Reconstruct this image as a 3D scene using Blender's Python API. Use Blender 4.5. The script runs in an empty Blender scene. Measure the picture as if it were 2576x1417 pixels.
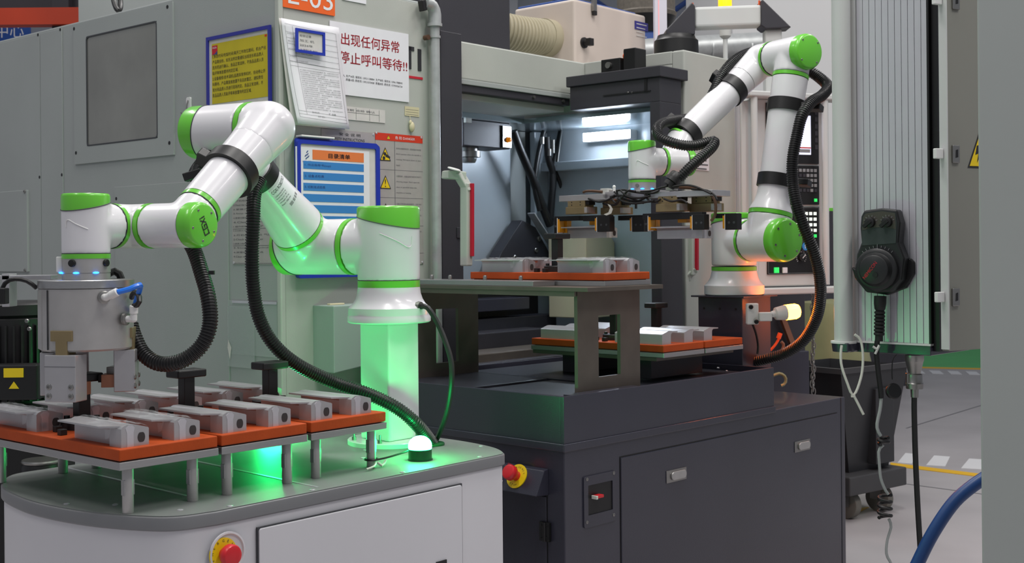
import bpy, math, random
from mathutils import Vector, Matrix
from math import sin, cos, pi, radians as R
random.seed(7)
SC = bpy.context.scene
COL = SC.collection

# ------------------------------------------------------------------ camera, world, lights, exposure
FPX, CX, HY, ROLL, CAMZ = 3100.0, 1288.0, 628.0, 0.009, 1.25
cam = bpy.data.cameras.new('camera'); camo = bpy.data.objects.new('camera', cam); COL.objects.link(camo)
cam.sensor_width = 36.0; cam.lens = FPX / 2576 * 36
cam.shift_y = -(708.5 - HY) / 2576
RC, RS = cos(ROLL), sin(ROLL)
camo.matrix_world = Matrix(((RC, RS, 0, 0), (0, 0, -1, 0), (-RS, RC, 0, CAMZ), (0, 0, 0, 1)))
cam.dof.use_dof = True; cam.dof.focus_distance = 2.9; cam.dof.aperture_fstop = 12.0
cam.clip_start = 0.05
SC.camera = camo

world = bpy.data.worlds.new('hall'); SC.world = world; world.use_nodes = True
world.node_tree.nodes['Background'].inputs[0].default_value = (0.86, 0.9, 1.0, 1)
world.node_tree.nodes['Background'].inputs[1].default_value = 0.36
SC.view_settings.view_transform = 'Standard'; SC.view_settings.look = 'None'
SC.view_settings.gamma = 1.0; SC.view_settings.use_curve_mapping = False
SC.view_settings.exposure = -0.36

def area(name, loc, target, sx, sy, power, col=(1, .97, .94)):
    l = bpy.data.lights.new(name, 'AREA'); l.shape = 'RECTANGLE'; l.size = sx; l.size_y = sy
    l.energy = power; l.color = col
    o = bpy.data.objects.new(name, l); COL.objects.link(o); o.location = loc
    o.rotation_euler = (Vector(target) - Vector(loc)).to_track_quat('-Z', 'Y').to_euler()
    return o
# rows of high-bay strip lights under the hall ceiling
STRIPS = [(-2.6, 1.2, 60), (-0.4, 2.6, 92), (2.0, 0.6, 105), (1.4, 3.4, 85), (4.4, 3.0, 80), (3.4, 6.6, 70), (-0.6, 6.4, 80), (-3.6, 5.2, 50)]
for i, (x, y, p) in enumerate(STRIPS):
    area('strip_light', (x, y, 5.02), (x, y, 0), 0.35, 1.9, p)

# ------------------------------------------------------------------ pixel -> place, frames
def ray(px, py):
    u, v = px - CX, HY - py
    return Vector(((u * RC + v * RS) / FPX, 1.0, (-u * RS + v * RC) / FPX))
def P(px, py, Y):
    r = ray(px, py)
    return Vector((r.x * Y, Y, CAMZ + r.z * Y))
class Fr:
    """an upright frame on the floor: local x, y turned by ang about z"""
    def __init__(s, ox, oy, ang):
        s.o = Vector((ox, oy, 0)); s.a = R(ang)
        s.x = Vector((cos(s.a), sin(s.a), 0)); s.y = Vector((-sin(s.a), cos(s.a), 0))
        s.m = Matrix.Translation(s.o) @ Matrix.Rotation(s.a, 4, 'Z')
        s.mi = s.m.inverted()
    def w(s, x, y, z=0): return s.m @ Vector((x, y, z))
    def l(s, p): return s.mi @ Vector(p)
    def hit(s, px, py, x=None, y=None, z=None):
        o = s.mi @ Vector((0, 0, CAMZ)); d = s.mi.to_3x3() @ ray(px, py)
        if x is not None: t = (x - o.x) / d.x
        elif y is not None: t = (y - o.y) / d.y
        else: t = (z - o.z) / d.z
        return o + d * t
AMR = Fr(-0.59, 2.24, 49.0)      # x along the cart, y across it, away from the viewer
TAB = Fr(0.136, 3.33, 46.4)      # the charcoal machine table
CNC = Fr(-0.703, 3.75, 49.0)     # the machining centre: front is y=0 (looks to -y), side is x=0 (looks to -x)

# ------------------------------------------------------------------ materials
def lin(c):
    return tuple(((v / 255) / 12.92 if v / 255 <= .04045 else ((v / 255 + .055) / 1.055) ** 2.4) for v in c)
M = {}
def mat(name, rgb, rough=.5, metal=0.0, spec=.5, coat=0.0, var=0.0, vscale=6.0, bump=0.0, bscale=200.0, trans=0.0, emit=None, estr=0.0, alpha=1.0, stretch=None):
    m = bpy.data.materials.new(name); m.use_nodes = True
    nt = m.node_tree; b = nt.nodes['Principled BSDF']
    col = lin(rgb)
    b.inputs['Base Color'].default_value = (*col, 1)
    b.inputs['Roughness'].default_value = rough; b.inputs['Metallic'].default_value = metal
    b.inputs['Specular IOR Level'].default_value = spec; b.inputs['Coat Weight'].default_value = coat
    b.inputs['Coat Roughness'].default_value = .08
    b.inputs['Transmission Weight'].default_value = trans; b.inputs['Alpha'].default_value = alpha
    if emit:
        b.inputs['Emission Color'].default_value = (*lin(emit), 1); b.inputs['Emission Strength'].default_value = estr
    tc = nt.nodes.new('ShaderNodeTexCoord'); vec = tc.outputs['Object']
    if stretch:
        mp = nt.nodes.new('ShaderNodeMapping'); mp.inputs['Scale'].default_value = stretch
        nt.links.new(vec, mp.inputs['Vector']); vec = mp.outputs['Vector']
    if var:
        n = nt.nodes.new('ShaderNodeTexNoise'); n.inputs['Scale'].default_value = vscale; n.inputs['Detail'].default_value = 6
        nt.links.new(vec, n.inputs['Vector'])
        r = nt.nodes.new('ShaderNodeValToRGB')
        r.color_ramp.elements[0].position = .3; r.color_ramp.elements[1].position = .7
        r.color_ramp.elements[0].color = (*[v * (1 - var) for v in col], 1)
        r.color_ramp.elements[1].color = (*[min(1, v * (1 + var)) for v in col], 1)
        nt.links.new(n.outputs['Fac'], r.inputs['Fac']); nt.links.new(r.outputs['Color'], b.inputs['Base Color'])
    if bump:
        n2 = nt.nodes.new('ShaderNodeTexNoise'); n2.inputs['Scale'].default_value = bscale; n2.inputs['Detail'].default_value = 3
        nt.links.new(vec, n2.inputs['Vector'])
        bp = nt.nodes.new('ShaderNodeBump'); bp.inputs['Strength'].default_value = bump; bp.inputs['Distance'].default_value = .002
        nt.links.new(n2.outputs['Fac'], bp.inputs['Height']); nt.links.new(bp.outputs['Normal'], b.inputs['Normal'])
    M[name] = m
    return m
mat('robot_white', (222, 221, 224), .28, coat=.35, var=.02, vscale=9)
mat('cart_white', (208, 207, 211), .38, coat=.15, var=.015, vscale=3)
mat('robot_green', (104, 196, 58), .28, coat=.3)
mat('groove', (60, 62, 66), .6)
mat('cnc_grey', (158, 163, 161), .42, var=.05, vscale=2.2, bump=.12, bscale=260)
mat('cnc_cream', (176, 179, 172), .45, var=.07, vscale=3, bump=.1, bscale=220)
mat('cnc_dark', (52, 51, 57), .45, var=.08, vscale=4, bump=.1, bscale=300)
mat('charcoal', (52, 52, 64), .28, coat=.25, var=.06, vscale=3, bump=.18, bscale=420)
mat('charcoal_top', (46, 47, 55), .4, var=.15, vscale=5)
mat('black', (18, 18, 19), .45)
mat('rubber', (24, 24, 25), .55, bump=.1, bscale=120)
mat('hose_black', (26, 26, 27), .38)
mat('steel', (150, 149, 146), .33, metal=.9, var=.08, vscale=14)
mat('brushed', (176, 176, 176), .34, metal=.85, var=.06, vscale=20, stretch=(1, 18, 60))
mat('alu', (188, 187, 189), .32, metal=.6, var=.04, vscale=15)
mat('alu_bright', (214, 213, 218), .3, metal=.6, var=.05, vscale=25)
mat('alu_milled', (184, 182, 180), .42, metal=.6, var=.05, vscale=30)
mat('deck', (120, 124, 122), .5, metal=.15, var=.12, vscale=7)
mat('rim_grey', (128, 129, 131), .4, metal=.3)
mat('orange_board', (172, 70, 24), .6, spec=.25, var=.1, vscale=16, bump=.15, bscale=160)
mat('bore', (52, 50, 50), .7)
mat('bridge_steel', (104, 97, 90), .45, metal=.45, var=.12, vscale=12)
mat('galv', (178, 181, 181), .4, metal=.4, var=.1, vscale=30)
mat('khaki_metal', (146, 130, 96), .45, metal=.5, var=.08, vscale=20)
mat('amber_pad', (214, 146, 22), .4)
mat('paper', (226, 226, 230), .75, var=.02, vscale=20)
mat('paper_aged', (206, 203, 198), .75, var=.05, vscale=30)
mat('yellow_sheet', (196, 178, 30), .6, var=.05, vscale=14)
mat('sign_orange', (236, 98, 26), .5)
mat('frame_blue', (28, 52, 168), .4)
mat('frame_navy', (44, 48, 146), .45)
mat('ink', (38, 38, 42), .7)
mat('ink_grey', (96, 96, 100), .7)
mat('ink_red', (190, 26, 46), .6)
mat('ink_blue', (40, 70, 130), .6)
mat('sheet_blue', (52, 128, 196), .6)
mat('sheet_orange', (226, 122, 62), .6)
mat('plate_alu', (176, 172, 168), .5, metal=.25, var=.05, vscale=30)
mat('danger_red', (206, 52, 24), .5)
mat('warn_yellow', (232, 200, 20), .5)
mat('estop_red', (206, 30, 40), .38, coat=.2)
mat('estop_yellow', (236, 206, 16), .45)
mat('white_plastic', (222, 222, 220), .4)
mat('grey_plastic', (196, 196, 192), .45)
mat('blue_tube', (18, 112, 222), .3, coat=.3)
mat('blue_hose', (22, 62, 118), .4, var=.15, vscale=8)
mat('brass_brown', (92, 66, 50), .4, metal=.3)
mat('copper_face', (150, 104, 82), .45, metal=.5)
mat('clear_film', (226, 230, 232), .12, trans=.0, coat=.6, alpha=.16, bump=.8, bscale=60)
mat('clear_pocket', (196, 204, 202), .25, alpha=.3, coat=.4)
mat('screen', (210, 214, 236), .3, emit=(222, 226, 250), estr=1.1)
mat('key_lit', (222, 228, 224), .4, emit=(230, 240, 232), estr=.9)
mat('key_green', (60, 214, 110), .4, emit=(40, 220, 90), estr=1.0)
mat('key_grey', (136, 138, 140), .5)
mat('led_blue', (40, 120, 255), .3, emit=(40, 130, 255), estr=6.0)
mat('led_white', (255, 255, 255), .3, emit=(228, 239, 255), estr=130.0)
mat('beacon_green', (200, 255, 215), .3, emit=(30, 255, 125), estr=205.0)
mat('beacon_green_base', (8, 78, 40), .4)
mat('lamp_orange', (255, 170, 60), .3, emit=(255, 112, 16), estr=150.0)
mat('lamp_amber', (255, 180, 40), .3, emit=(255, 150, 0), estr=3.2)
mat('chamber_blue', (176, 186, 192), .32, metal=.1, var=.08, vscale=3, bump=.2, bscale=9)
mat('chamber_gloss', (170, 184, 192), .14, metal=.6, var=.05, vscale=3)
mat('floor_grey', (172, 168, 170), .42, var=.1, vscale=1.6, bump=.05, bscale=40)
mat('floor_green', (78, 180, 98), .5, var=.06, vscale=2)
mat('line_yellow', (232, 182, 30), .5)
mat('line_white', (220, 220, 222), .5)
mat('hall_wall', (206, 208, 210), .7, var=.03, vscale=1)
mat('hall_panel', (208, 208, 208), .5)
mat('beam_blue', (58, 88, 156), .5)
mat('beam_red', (196, 62, 28), .5, var=.08, vscale=4)
mat('banner_blue', (36, 80, 160), .5)
mat('collector_cream', (206, 193, 183), .45, var=.04, vscale=5)
mat('duct_beige', (172, 164, 140), .5, var=.06, vscale=10)
mat('duct_brown', (96, 90, 82), .7, var=.2, vscale=60)
mat('label_navy', (54, 50, 130), .5)
mat('tank_olive', (150, 150, 110), .4, var=.15, vscale=4, metal=.3)
mat('cart_dark', (44, 45, 48), .45, var=.12, vscale=5)
mat('cart_side', (62, 62, 64), .5, var=.12, vscale=5)
mat('wheel_grey', (110, 108, 100), .6)
mat('pendant_grey', (198, 200, 198), .4, var=.03, vscale=4)
mat('pendant_slat', (206, 206, 212), .34, metal=.25, var=.03, vscale=8)
mat('side_panel', (160, 164, 162), .5, var=.02, vscale=2)
mat('door_grey', (132, 132, 124), .5)
mat('handwheel_black', (30, 31, 33), .42)
mat('handwheel_face', (52, 60, 60), .5)
mat('handwheel_brown', (66, 64, 56), .5)
mat('handle_red', (176, 16, 44), .4)
mat('spindle_cream', (216, 208, 178), .45)
mat('amber_lens', (240, 140, 20), .3, emit=(255, 150, 20), estr=.35)
mat('orange_wire', (226, 92, 40), .5)
mat('glass_pane', (138, 138, 132), .12, metal=.25, coat=.5, var=.14, vscale=4)
mat('box_grey_green', (150, 166, 158), .5)  # even grey-green colour of the cable box
mat('cable_white', (214, 214, 204), .45)
mat('putty', (204, 196, 160), .6)
mat('red_reflection', (240, 190, 196), .3, emit=(255, 90, 80), estr=.35)
mat('tower_white', (214, 214, 226), .4)
# ------------------------------------------------------------------ builders
def V(*a): return Vector(a)
def perp(d):
    d = Vector(d).normalized()
    a = Vector((0, 0, 1)) if abs(d.z) < .9 else Vector((1, 0, 0))
    x = d.cross(a).normalized(); return x, d.cross(x).normalized()
class B:
    """collects shapes for ONE mesh"""
    def __init__(s): s.v = []; s.f = []; s.curved = False
    def add(s, vs, fs):
        n = len(s.v); s.v += [tuple(p) for p in vs]; s.f += [tuple(i + n for i in f) for f in fs]; return s
    def box(s, x0, y0, z0, x1, y1, z1):
        x0, x1 = sorted((x0, x1)); y0, y1 = sorted((y0, y1)); z0, z1 = sorted((z0, z1))
        return s.add([(x0, y0, z0), (x1, y0, z0), (x1, y1, z0), (x0, y1, z0), (x0, y0, z1), (x1, y0, z1), (x1, y1, z1), (x0, y1, z1)],
                     [(3, 2, 1, 0), (4, 5, 6, 7), (0, 1, 5, 4), (1, 2, 6, 5), (2, 3, 7, 6), (3, 0, 4, 7)])
    def obox(s, c, ax, ay, az):
        """box from centre and three half-vectors"""
        c, ax, ay, az = map(Vector, (c, ax, ay, az))
        vs = [c + ax * i + ay * j + az * k for k in (-1, 1) for j in (-1, 1) for i in (-1, 1)]
        fs = [(0, 2, 3, 1), (4, 5, 7, 6), (0, 1, 5, 4), (2, 6, 7, 3), (0, 4, 6, 2), (1, 3, 7, 5)]
        if ax.cross(ay).dot(az) < 0: fs = [f[::-1] for f in fs]
        return s.add(vs, fs)
    def prism(s, poly, o, xd, yd, dv):
        """polygon (list of 2-d) at o spanned by xd, yd, extruded by dv"""
        o, xd, yd, dv = map(Vector, (o, xd, yd, dv)); n = len(poly)
        a = [o + xd * p[0] + yd * p[1] for p in poly]; b = [p + dv for p in a]
        area_ = sum(poly[i][0] * poly[(i + 1) % n][1] - poly[(i + 1) % n][0] * poly[i][1] for i in range(n))
        flip = (xd.cross(yd).dot(dv) < 0) != (area_ < 0)
        fs = [tuple(range(n))[::-1], tuple(range(n, 2 * n))] + [(i, (i + 1) % n, n + (i + 1) % n, n + i) for i in range(n)]
        if flip: fs = [f[::-1] for f in fs]
        return s.add(a + b, fs)
    def frame(s, outer, inner, o, xd, yd, dv):
        """a ring between two polygons with as many corners, extruded"""
        o, xd, yd, dv = map(Vector, (o, xd, yd, dv)); n = len(outer)
        A = [o + xd * p[0] + yd * p[1] for p in outer]; I = [o + xd * p[0] + yd * p[1] for p in inner]
        vs = A + I + [p + dv for p in A] + [p + dv for p in I]
        fs = []
        for i in range(n):
            j = (i + 1) % n
            fs += [(i, j, n + j, n + i)[::-1], (2 * n + i, 2 * n + j, 3 * n + j, 3 * n + i), (i, j, 2 * n + j, 2 * n + i), (n + i, n + j, 3 * n + j, 3 * n + i)[::-1]]
        return s.add(vs, fs)
    def lathe(s, o, axis, prof, n=32):
        """prof: (height along axis, radius); ends with radius 0 close"""
        s.curved = True
        o = Vector(o); d = Vector(axis).normalized(); x, y = perp(d)
        vs, idx = [], []
        for h, r in prof:
            if r < 1e-7: idx.append([len(vs)]); vs.append(o + d * h)
            else:
                idx.append(list(range(len(vs), len(vs) + n)))
                vs += [o + d * h + (x * cos(2 * pi * k / n) + y * sin(2 * pi * k / n)) * r for k in range(n)]
        fs = []
        for a, b in zip(idx, idx[1:]):
            for k in range(n):
                k2 = (k + 1) % n
                if len(a) == 1 and len(b) == 1: continue
                if len(a) == 1: fs.append((a[0], b[k], b[k2])[::-1])
                elif len(b) == 1: fs.append((a[k], a[k2], b[0]))
                else: fs.append((a[k], a[k2], b[k2], b[k]))
        if len(idx[0]) > 1: fs.append(tuple(idx[0])[::-1])
        if len(idx[-1]) > 1: fs.append(tuple(idx[-1]))
        # orientation: x,y,d handedness
        if x.cross(y).dot(d) < 0: fs = [f[::-1] for f in fs]
        return s.add(vs, fs)
    def cyl(s, p0, p1, r0, r1=None, n=24):
        p0, p1 = Vector(p0), Vector(p1); L = (p1 - p0).length
        return s.lathe(p0, p1 - p0, [(0, r0), (L, r0 if r1 is None else r1)], n)
    def rcyl(s, p0, p1, r, e=.003, n=28):
        p0, p1 = Vector(p0), Vector(p1); L = (p1 - p0).length
        return s.lathe(p0, p1 - p0, [(0, r - e), (e * .3, r - e * .3), (e, r), (L - e, r), (L - e * .3, r - e * .3), (L, r - e)], n)
    def sphere(s, c, r, n=20, m=12, squash=(1, 1, 1)):
        s.curved = True
        c = Vector(c); vs = [c + V(0, 0, -r * squash[2])]; fs = []
        for i in range(1, m):
            t = pi * i / m
            vs += [c + V(r * squash[0] * sin(t) * cos(2 * pi * k / n), r * squash[1] * sin(t) * sin(2 * pi * k / n), -r * squash[2] * cos(t)) for k in range(n)]
        vs.append(c + V(0, 0, r * squash[2])); T = len(vs) - 1
        for k in range(n):
            k2 = (k + 1) % n
            fs.append((0, 1 + k2, 1 + k)); fs.append((T, T - n + k, T - n + k2))
            for i in range(m - 2): fs.append((1 + i * n + k, 1 + i * n + k2, 1 + (i + 1) * n + k2, 1 + (i + 1) * n + k))
        return s.add(vs, fs)
    def tube(s, pts, r, n=10):
        """tube along pts; r a number or a list"""
        s.curved = True
        pts = [Vector(p) for p in pts]; N = len(pts)
        rr = r if isinstance(r, (list, tuple)) else [r] * N
        vs, fs = [], []; x = None
        for i, p in enumerate(pts):
            t = (pts[min(i + 1, N - 1)] - pts[max(i - 1, 0)]).normalized()
            if x is None: x = perp(t)[0]
            x = (x - t * x.dot(t)).normalized(); y = t.cross(x)
            vs += [p + (x * cos(2 * pi * k / n) + y * sin(2 * pi * k / n)) * rr[i] for k in range(n)]
        for i in range(N - 1):
            for k in range(n):
                k2 = (k + 1) % n
                fs.append((i * n + k, i * n + k2, (i + 1) * n + k2, (i + 1) * n + k))
        fs.append(tuple(range(n))[::-1]); fs.append(tuple(range((N - 1) * n, N * n)))
        return s.add(vs, fs)
    def strip(s, pts, wv, th):
        """a flat band along pts: width vectors wv (one or per point), thickness th"""
        pts = [Vector(p) for p in pts]; N = len(pts)
        W = [Vector(w) for w in wv] if isinstance(wv, list) else [Vector(wv)] * N
        vs = []; fs = []
        for i, p in enumerate(pts):
            t = (pts[min(i + 1, N - 1)] - pts[max(i - 1, 0)]).normalized(); nn = t.cross(W[i]).normalized() * th
            vs += [p - W[i], p + W[i], p + W[i] + nn, p - W[i] + nn]
        for i in range(N - 1):
            for k in range(4): fs.append((i * 4 + k, i * 4 + (k + 1) % 4, i * 4 + 4 + (k + 1) % 4, i * 4 + 4 + k))
        fs += [(3, 2, 1, 0), tuple((N - 1) * 4 + k for k in range(4))]
        return s.add(vs, fs)
    def mesh(s, name, m, smooth=None):
        me = bpy.data.meshes.new(name); me.from_pydata(s.v, [], s.f); me.update()
        if smooth is None: smooth = s.curved
        if smooth:
            me.shade_smooth(); me.set_sharp_from_angle(angle=R(38))
        me.materials.append(M[m])
        return me
    def obj(s, name, m, parent=None, bev=0.0, seg=2, smooth=None, fix=False):
        me = s.mesh(name, m, smooth)
        o = bpy.data.objects.new(name, me); COL.objects.link(o)
        if parent is not None: o.parent = parent
        if bev:
            b = o.modifiers.new('bevel', 'BEVEL'); b.width = bev; b.segments = seg; b.limit_method = 'ANGLE'; b.angle_limit = R(40)
        return o
def recalc(o):
    import bmesh
    bm = bmesh.new(); bm.from_mesh(o.data); bmesh.ops.recalc_face_normals(bm, faces=bm.faces); bm.to_mesh(o.data); bm.free(); return o
def tag(o, label, cat, group=None, kind=None):
    if label: o['label'] = label
    if cat: o['category'] = cat
    if group: o['group'] = group
    if kind: o['kind'] = kind
    return o
def thing(name, label, cat, at=(0, 0, 0), ang=0.0, group=None, fr=None, kind=None):
    """an Empty at the base of a thing; with fr: at is in that frame and the Empty takes the frame's turn"""
    o = bpy.data.objects.new(name, None); COL.objects.link(o); o.empty_display_size = .05
    if fr is not None: o.location = fr.w(*at); o.rotation_euler = (0, 0, fr.a + ang)
    else: o.location = at; o.rotation_euler = (0, 0, ang)
    return tag(o, label, cat, group, kind)
def solo(o, label, cat, at=None, fr=None, group=None, kind=None):
    """a thing that is one mesh: at = its place (mesh is built about the origin), fr = frame"""
    if fr is not None: o.location = fr.w(*(at or (0, 0, 0))); o.rotation_euler = (0, 0, fr.a)
    elif at is not None: o.location = at
    return tag(o, label, cat, group, kind)
def clone(root, name=None):
    r = root.copy(); COL.objects.link(r)
    for ch in list(root.children):
        c = ch.copy(); COL.objects.link(c); c.parent = r
        for g in ch.children:
            d = g.copy(); COL.objects.link(d); d.parent = c
    return r
def inst(o, parent, loc, rot=(0, 0, 0)):
    c = o.copy(); COL.objects.link(c); c.parent = parent; c.location = loc; c.rotation_euler = rot; return c

def spline(pts, step=.01):
    """Catmull-Rom through pts, resampled about every step"""
    pts = [Vector(p) for p in pts]; pts = [pts[0] * 2 - pts[1]] + pts + [pts[-1] * 2 - pts[-2]]
    out = []
    for i in range(1, len(pts) - 2):
        a, b, c, d = pts[i - 1:i + 3]; n = max(2, int((c - b).length / step * 2))
        for k in range(n):
            t = k / n
            out.append(.5 * ((2 * b) + (c - a) * t + (2 * a - 5 * b + 4 * c - d) * t * t + (3 * b - a - 3 * c + d) * t ** 3))
    out.append(pts[-2])
    res = [out[0]]; acc = 0.0
    for p, q in zip(out, out[1:]):
        L = (q - p).length
        while acc + L >= step:
            t = (step - acc) / L; p = p + (q - p) * t; res.append(p); L = (q - p).length; acc = 0.0
        acc += L
    return res
def hose(name, pts, r, parent=None, pitch=.0062, depth=.14, m='hose_black', n=14):
    """corrugated conduit: real ribs along the path"""
    path = spline(pts, pitch / 4); prof = (1.0, 1.0, 1 - depth, 1 - depth)
    b = B().tube(path, [r * prof[i % 4] for i in range(len(path))], n)
    me_o = b.obj(name, m, parent); return me_o
def cable(name, pts, r, m, parent=None, n=8, step=.012):
    return B().tube(spline(pts, step), r, n).obj(name, m, parent)

_txt = {}
def text_geo(s):
    if s in _txt: return _txt[s]
    cu = bpy.data.curves.new('t', 'FONT'); cu.body = s; cu.resolution_u = 3
    o = bpy.data.objects.new('t', cu); COL.objects.link(o); bpy.context.view_layer.update()
    me = bpy.data.meshes.new_from_object(o.evaluated_get(bpy.context.evaluated_depsgraph_get()))
    vs = [v.co.copy() for v in me.vertices]; fs = [tuple(p.vertices) for p in me.polygons]
    bpy.data.objects.remove(o); bpy.data.meshes.remove(me); bpy.data.curves.remove(cu)
    _txt[s] = (vs, fs); return _txt[s]
def text_into(b, s, o, xd, yd, h=None, w=None, lift=.0006, bold=0.0):
    """flat lettering: lower left corner at o, cap height h, width w (either may be left out), raised by lift"""
    vs, fs = text_geo(s)
    if not vs: return
    x0 = min(v.x for v in vs); x1 = max(v.x for v in vs); y0 = min(v.y for v in vs); y1 = max(v.y for v in vs)
    sy = h / (y1 - y0) if h else w / (x1 - x0)
    sx = w / (x1 - x0) if w else sy
    o, xd, yd = Vector(o), Vector(xd), Vector(yd); nn = xd.cross(yd).normalized() * lift
    for k in ((0, 0),) if not bold else ((0, 0), (bold, 0), (0, bold * .6)):
        b.add([o + nn + xd * ((v.x - x0) * sx + k[0]) + yd * ((v.y - y0) * sy + k[1]) for v in vs], fs)
def text(name, s, parent, m, o, xd, yd, h=None, w=None, lift=.0006, bold=0.0):
    b = B(); text_into(b, s, o, xd, yd, h, w, lift, bold); return b.obj(name, m, parent)
def rrect(x0, y0, x1, y1, r, k=4):
    out = []
    for cx, cy, a in ((x1 - r, y0 + r, -90), (x1 - r, y1 - r, 0), (x0 + r, y1 - r, 90), (x0 + r, y0 + r, 180)):
        for i in range(k + 1):
            t = R(a + 90 * i / k); out.append((cx + r * cos(t), cy + r * sin(t)))
    return out
def rect(x0, y0, x1, y1): return [(x0, y0), (x1, y0), (x1, y1), (x0, y1)]
XD, YD, ZD = V(1, 0, 0), V(0, 1, 0), V(0, 0, 1)
def screw(parent, p, nrm, r=.004, h=.002, m='steel', name='screw'):
    p = Vector(p); n = Vector(nrm).normalized()
    return B().lathe(p, n, [(-.001, r), (h * .6, r), (h, r * .75), (h, r * .4), (h * .5, r * .4), (h * .5, 0)], 10).obj(name, m, parent)
# ------------------------------------------------------------------ the hall
WLD = Fr(0, 0, 0)
def FL(px, py, z=.003): return WLD.hit(px, py, z=z)
fl = B().box(-14, -6, -.1, 14, 22, 0).obj('floor', 'floor_grey'); fl['kind'] = 'structure'
def quad_on_floor(name, m, pts, z=.003):
    b = B().prism([(p.x, p.y) for p in pts], (0, 0, .0005), XD, YD, (0, 0, z)); return b.obj(name, m, fl)
quad_on_floor('yellow_line', 'line_yellow', [FL(2240, 1172), FL(2560, 1211), FL(2560, 1204), FL(2240, 1164)])
for x0, x1 in ((2100, 2128), (2190, 2215), (2258, 2286), (2330, 2370), (2418, 2462), (2506, 2556)):
    k = (x0 - 2100) * .098
    quad_on_floor('white_dash', 'line_white', [FL(x0, 1158 + k * .9 - 8), FL(x1 + 8, 1161 + k * .9 - 8), FL(x1 + 20, 1137 + k * .9 - 8), FL(x0 + 20, 1134 + k * .9 - 8)])
quad_on_floor('yellow_line', 'line_yellow', [FL(2050, 920), FL(2576, 932), FL(2576, 929), FL(2050, 917)])
for i in range(7):
    x = 2300 + i * 46
    quad_on_floor('white_dash', 'line_white', [FL(x, 939 + i * 1.1), FL(x + 28, 940 + i * 1.1), FL(x + 18, 932 + i * 1.1), FL(x - 10, 931 + i * 1.1)])
quad_on_floor('green_walkway', 'floor_green', [FL(1900, 914), FL(2700, 932), FL(2700, 820), FL(1900, 820)], .002)
quad_on_floor('yellow_patch', 'line_yellow', [FL(2128, 1293), FL(2150, 1293), FL(2186, 1276), FL(2128, 1282)])
quad_on_floor('yellow_patch', 'line_yellow', [FL(2180, 1228), FL(2212, 1228), FL(2226, 1216), FL(2176, 1213)])
# joints cut in the concrete
for a, b_ in (((2280, 1078), (2470, 1020)), ((2180, 1205), (2480, 1245))):
    p, q = FL(*a, z=0), FL(*b_, z=0); d = (q - p).normalized(); n = V(-d.y, d.x, 0) * .006
    B().obox((p + q) / 2, (q - p) / 2, n, (0, 0, .0012)).obj('floor_joint', 'ink_grey', fl)
wb = B().box(-14, 19, 0, 14, 19.2, 6.5).obj('wall_back', 'hall_wall'); wb['kind'] = 'structure'
for x in range(-12, 14, 3):
    B().box(x - .12, 18.7, 0, x + .12, 19, 6.5).obj('pilaster', 'hall_panel', wb)
B().box(-14, 18.5, 4.2, 14, 18.7, 4.5).obj('beam', 'beam_blue', wb)
B().box(-14, 18.55, 5.2, 14, 18.7, 5.35).obj('beam', 'beam_blue', wb)
for i in range(14):
    a = V(-14 + 2 * i, 18.6, 4.5); c = V(-13 + 2 * i, 18.6, 5.2); e = V(-12 + 2 * i, 18.6, 4.5)
    B().cyl(a, c, .04, n=8).cyl(c, e, .04, n=8).obj('truss_bar', 'beam_blue', wb)
# windows of the back wall: glazed band
for i in range(6):
    x = -10 + i * 3.6
    w = B().box(x, 18.94, 2.2, x + 2.2, 19.0, 3.8).obj('window_%d' % (i + 1), 'line_white'); w['kind'] = 'structure'

# racking with a red-orange beam seen over the machine's side
rk = thing('storage_rack', 'red-orange and black storage racking rising behind the grey machine side', 'rack', (-3.9, 7.4, 0))
zr0, zr1 = P(0, 66, 7.4).z, P(0, 24, 7.4).z
xr0 = P(238, 50, 7.4).x + 3.9
B().box(-2.6, -.05, zr0, xr0, .05, zr1).obj('beam', 'beam_red', rk)
B().box(-2.6, .06, zr1 + .01, xr0, .5, 3.4).obj('load', 'cnc_dark', rk)
for x in (-2.5, -1.2, 1.2): B().box(x - .05, .0, 0, x + .05, .1, 3.4).obj('upright', 'cnc_dark', rk)
ban = thing('blue_banner', 'blue hall banner with pale lettering below the orange rack beam', 'banner', (-4.2, 9.0, 0))
bq = P(74, 90, 9.0); b0_ = P(0, 90, 9.0)
B().box(-2.3, 0, P(0, 130, 9).z, bq.x + 4.2, .03, P(0, 50, 9).z).obj('cloth', 'banner_blue', ban)
text('lettering', '中心', ban, 'paper', (b0_.x + 4.2 - .03, 0, P(0, 95, 9).z), XD, ZD, h=.1)
pil = B().box(-.42, -.2, 0, .42, .2, 5.0).obj('concrete_pillar', 'cnc_grey'); tag(pil, 'pale grey steel pillar rising behind the machine window', 'pillar'); pil.location = (-1.75, 6.4, 0)
cb = thing('overhead_cable', 'dark glossy cable loop over the top edge of the machine side', 'cable', (0, 0, 0))
cable('cable_run', [P(283, -40, 5.2), P(286, 0, 5.15), P(293, 22, 5.1), P(300, 26, 5.1), P(303, 10, 5.15), P(299, -40, 5.2)], .011, 'black', cb)
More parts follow.
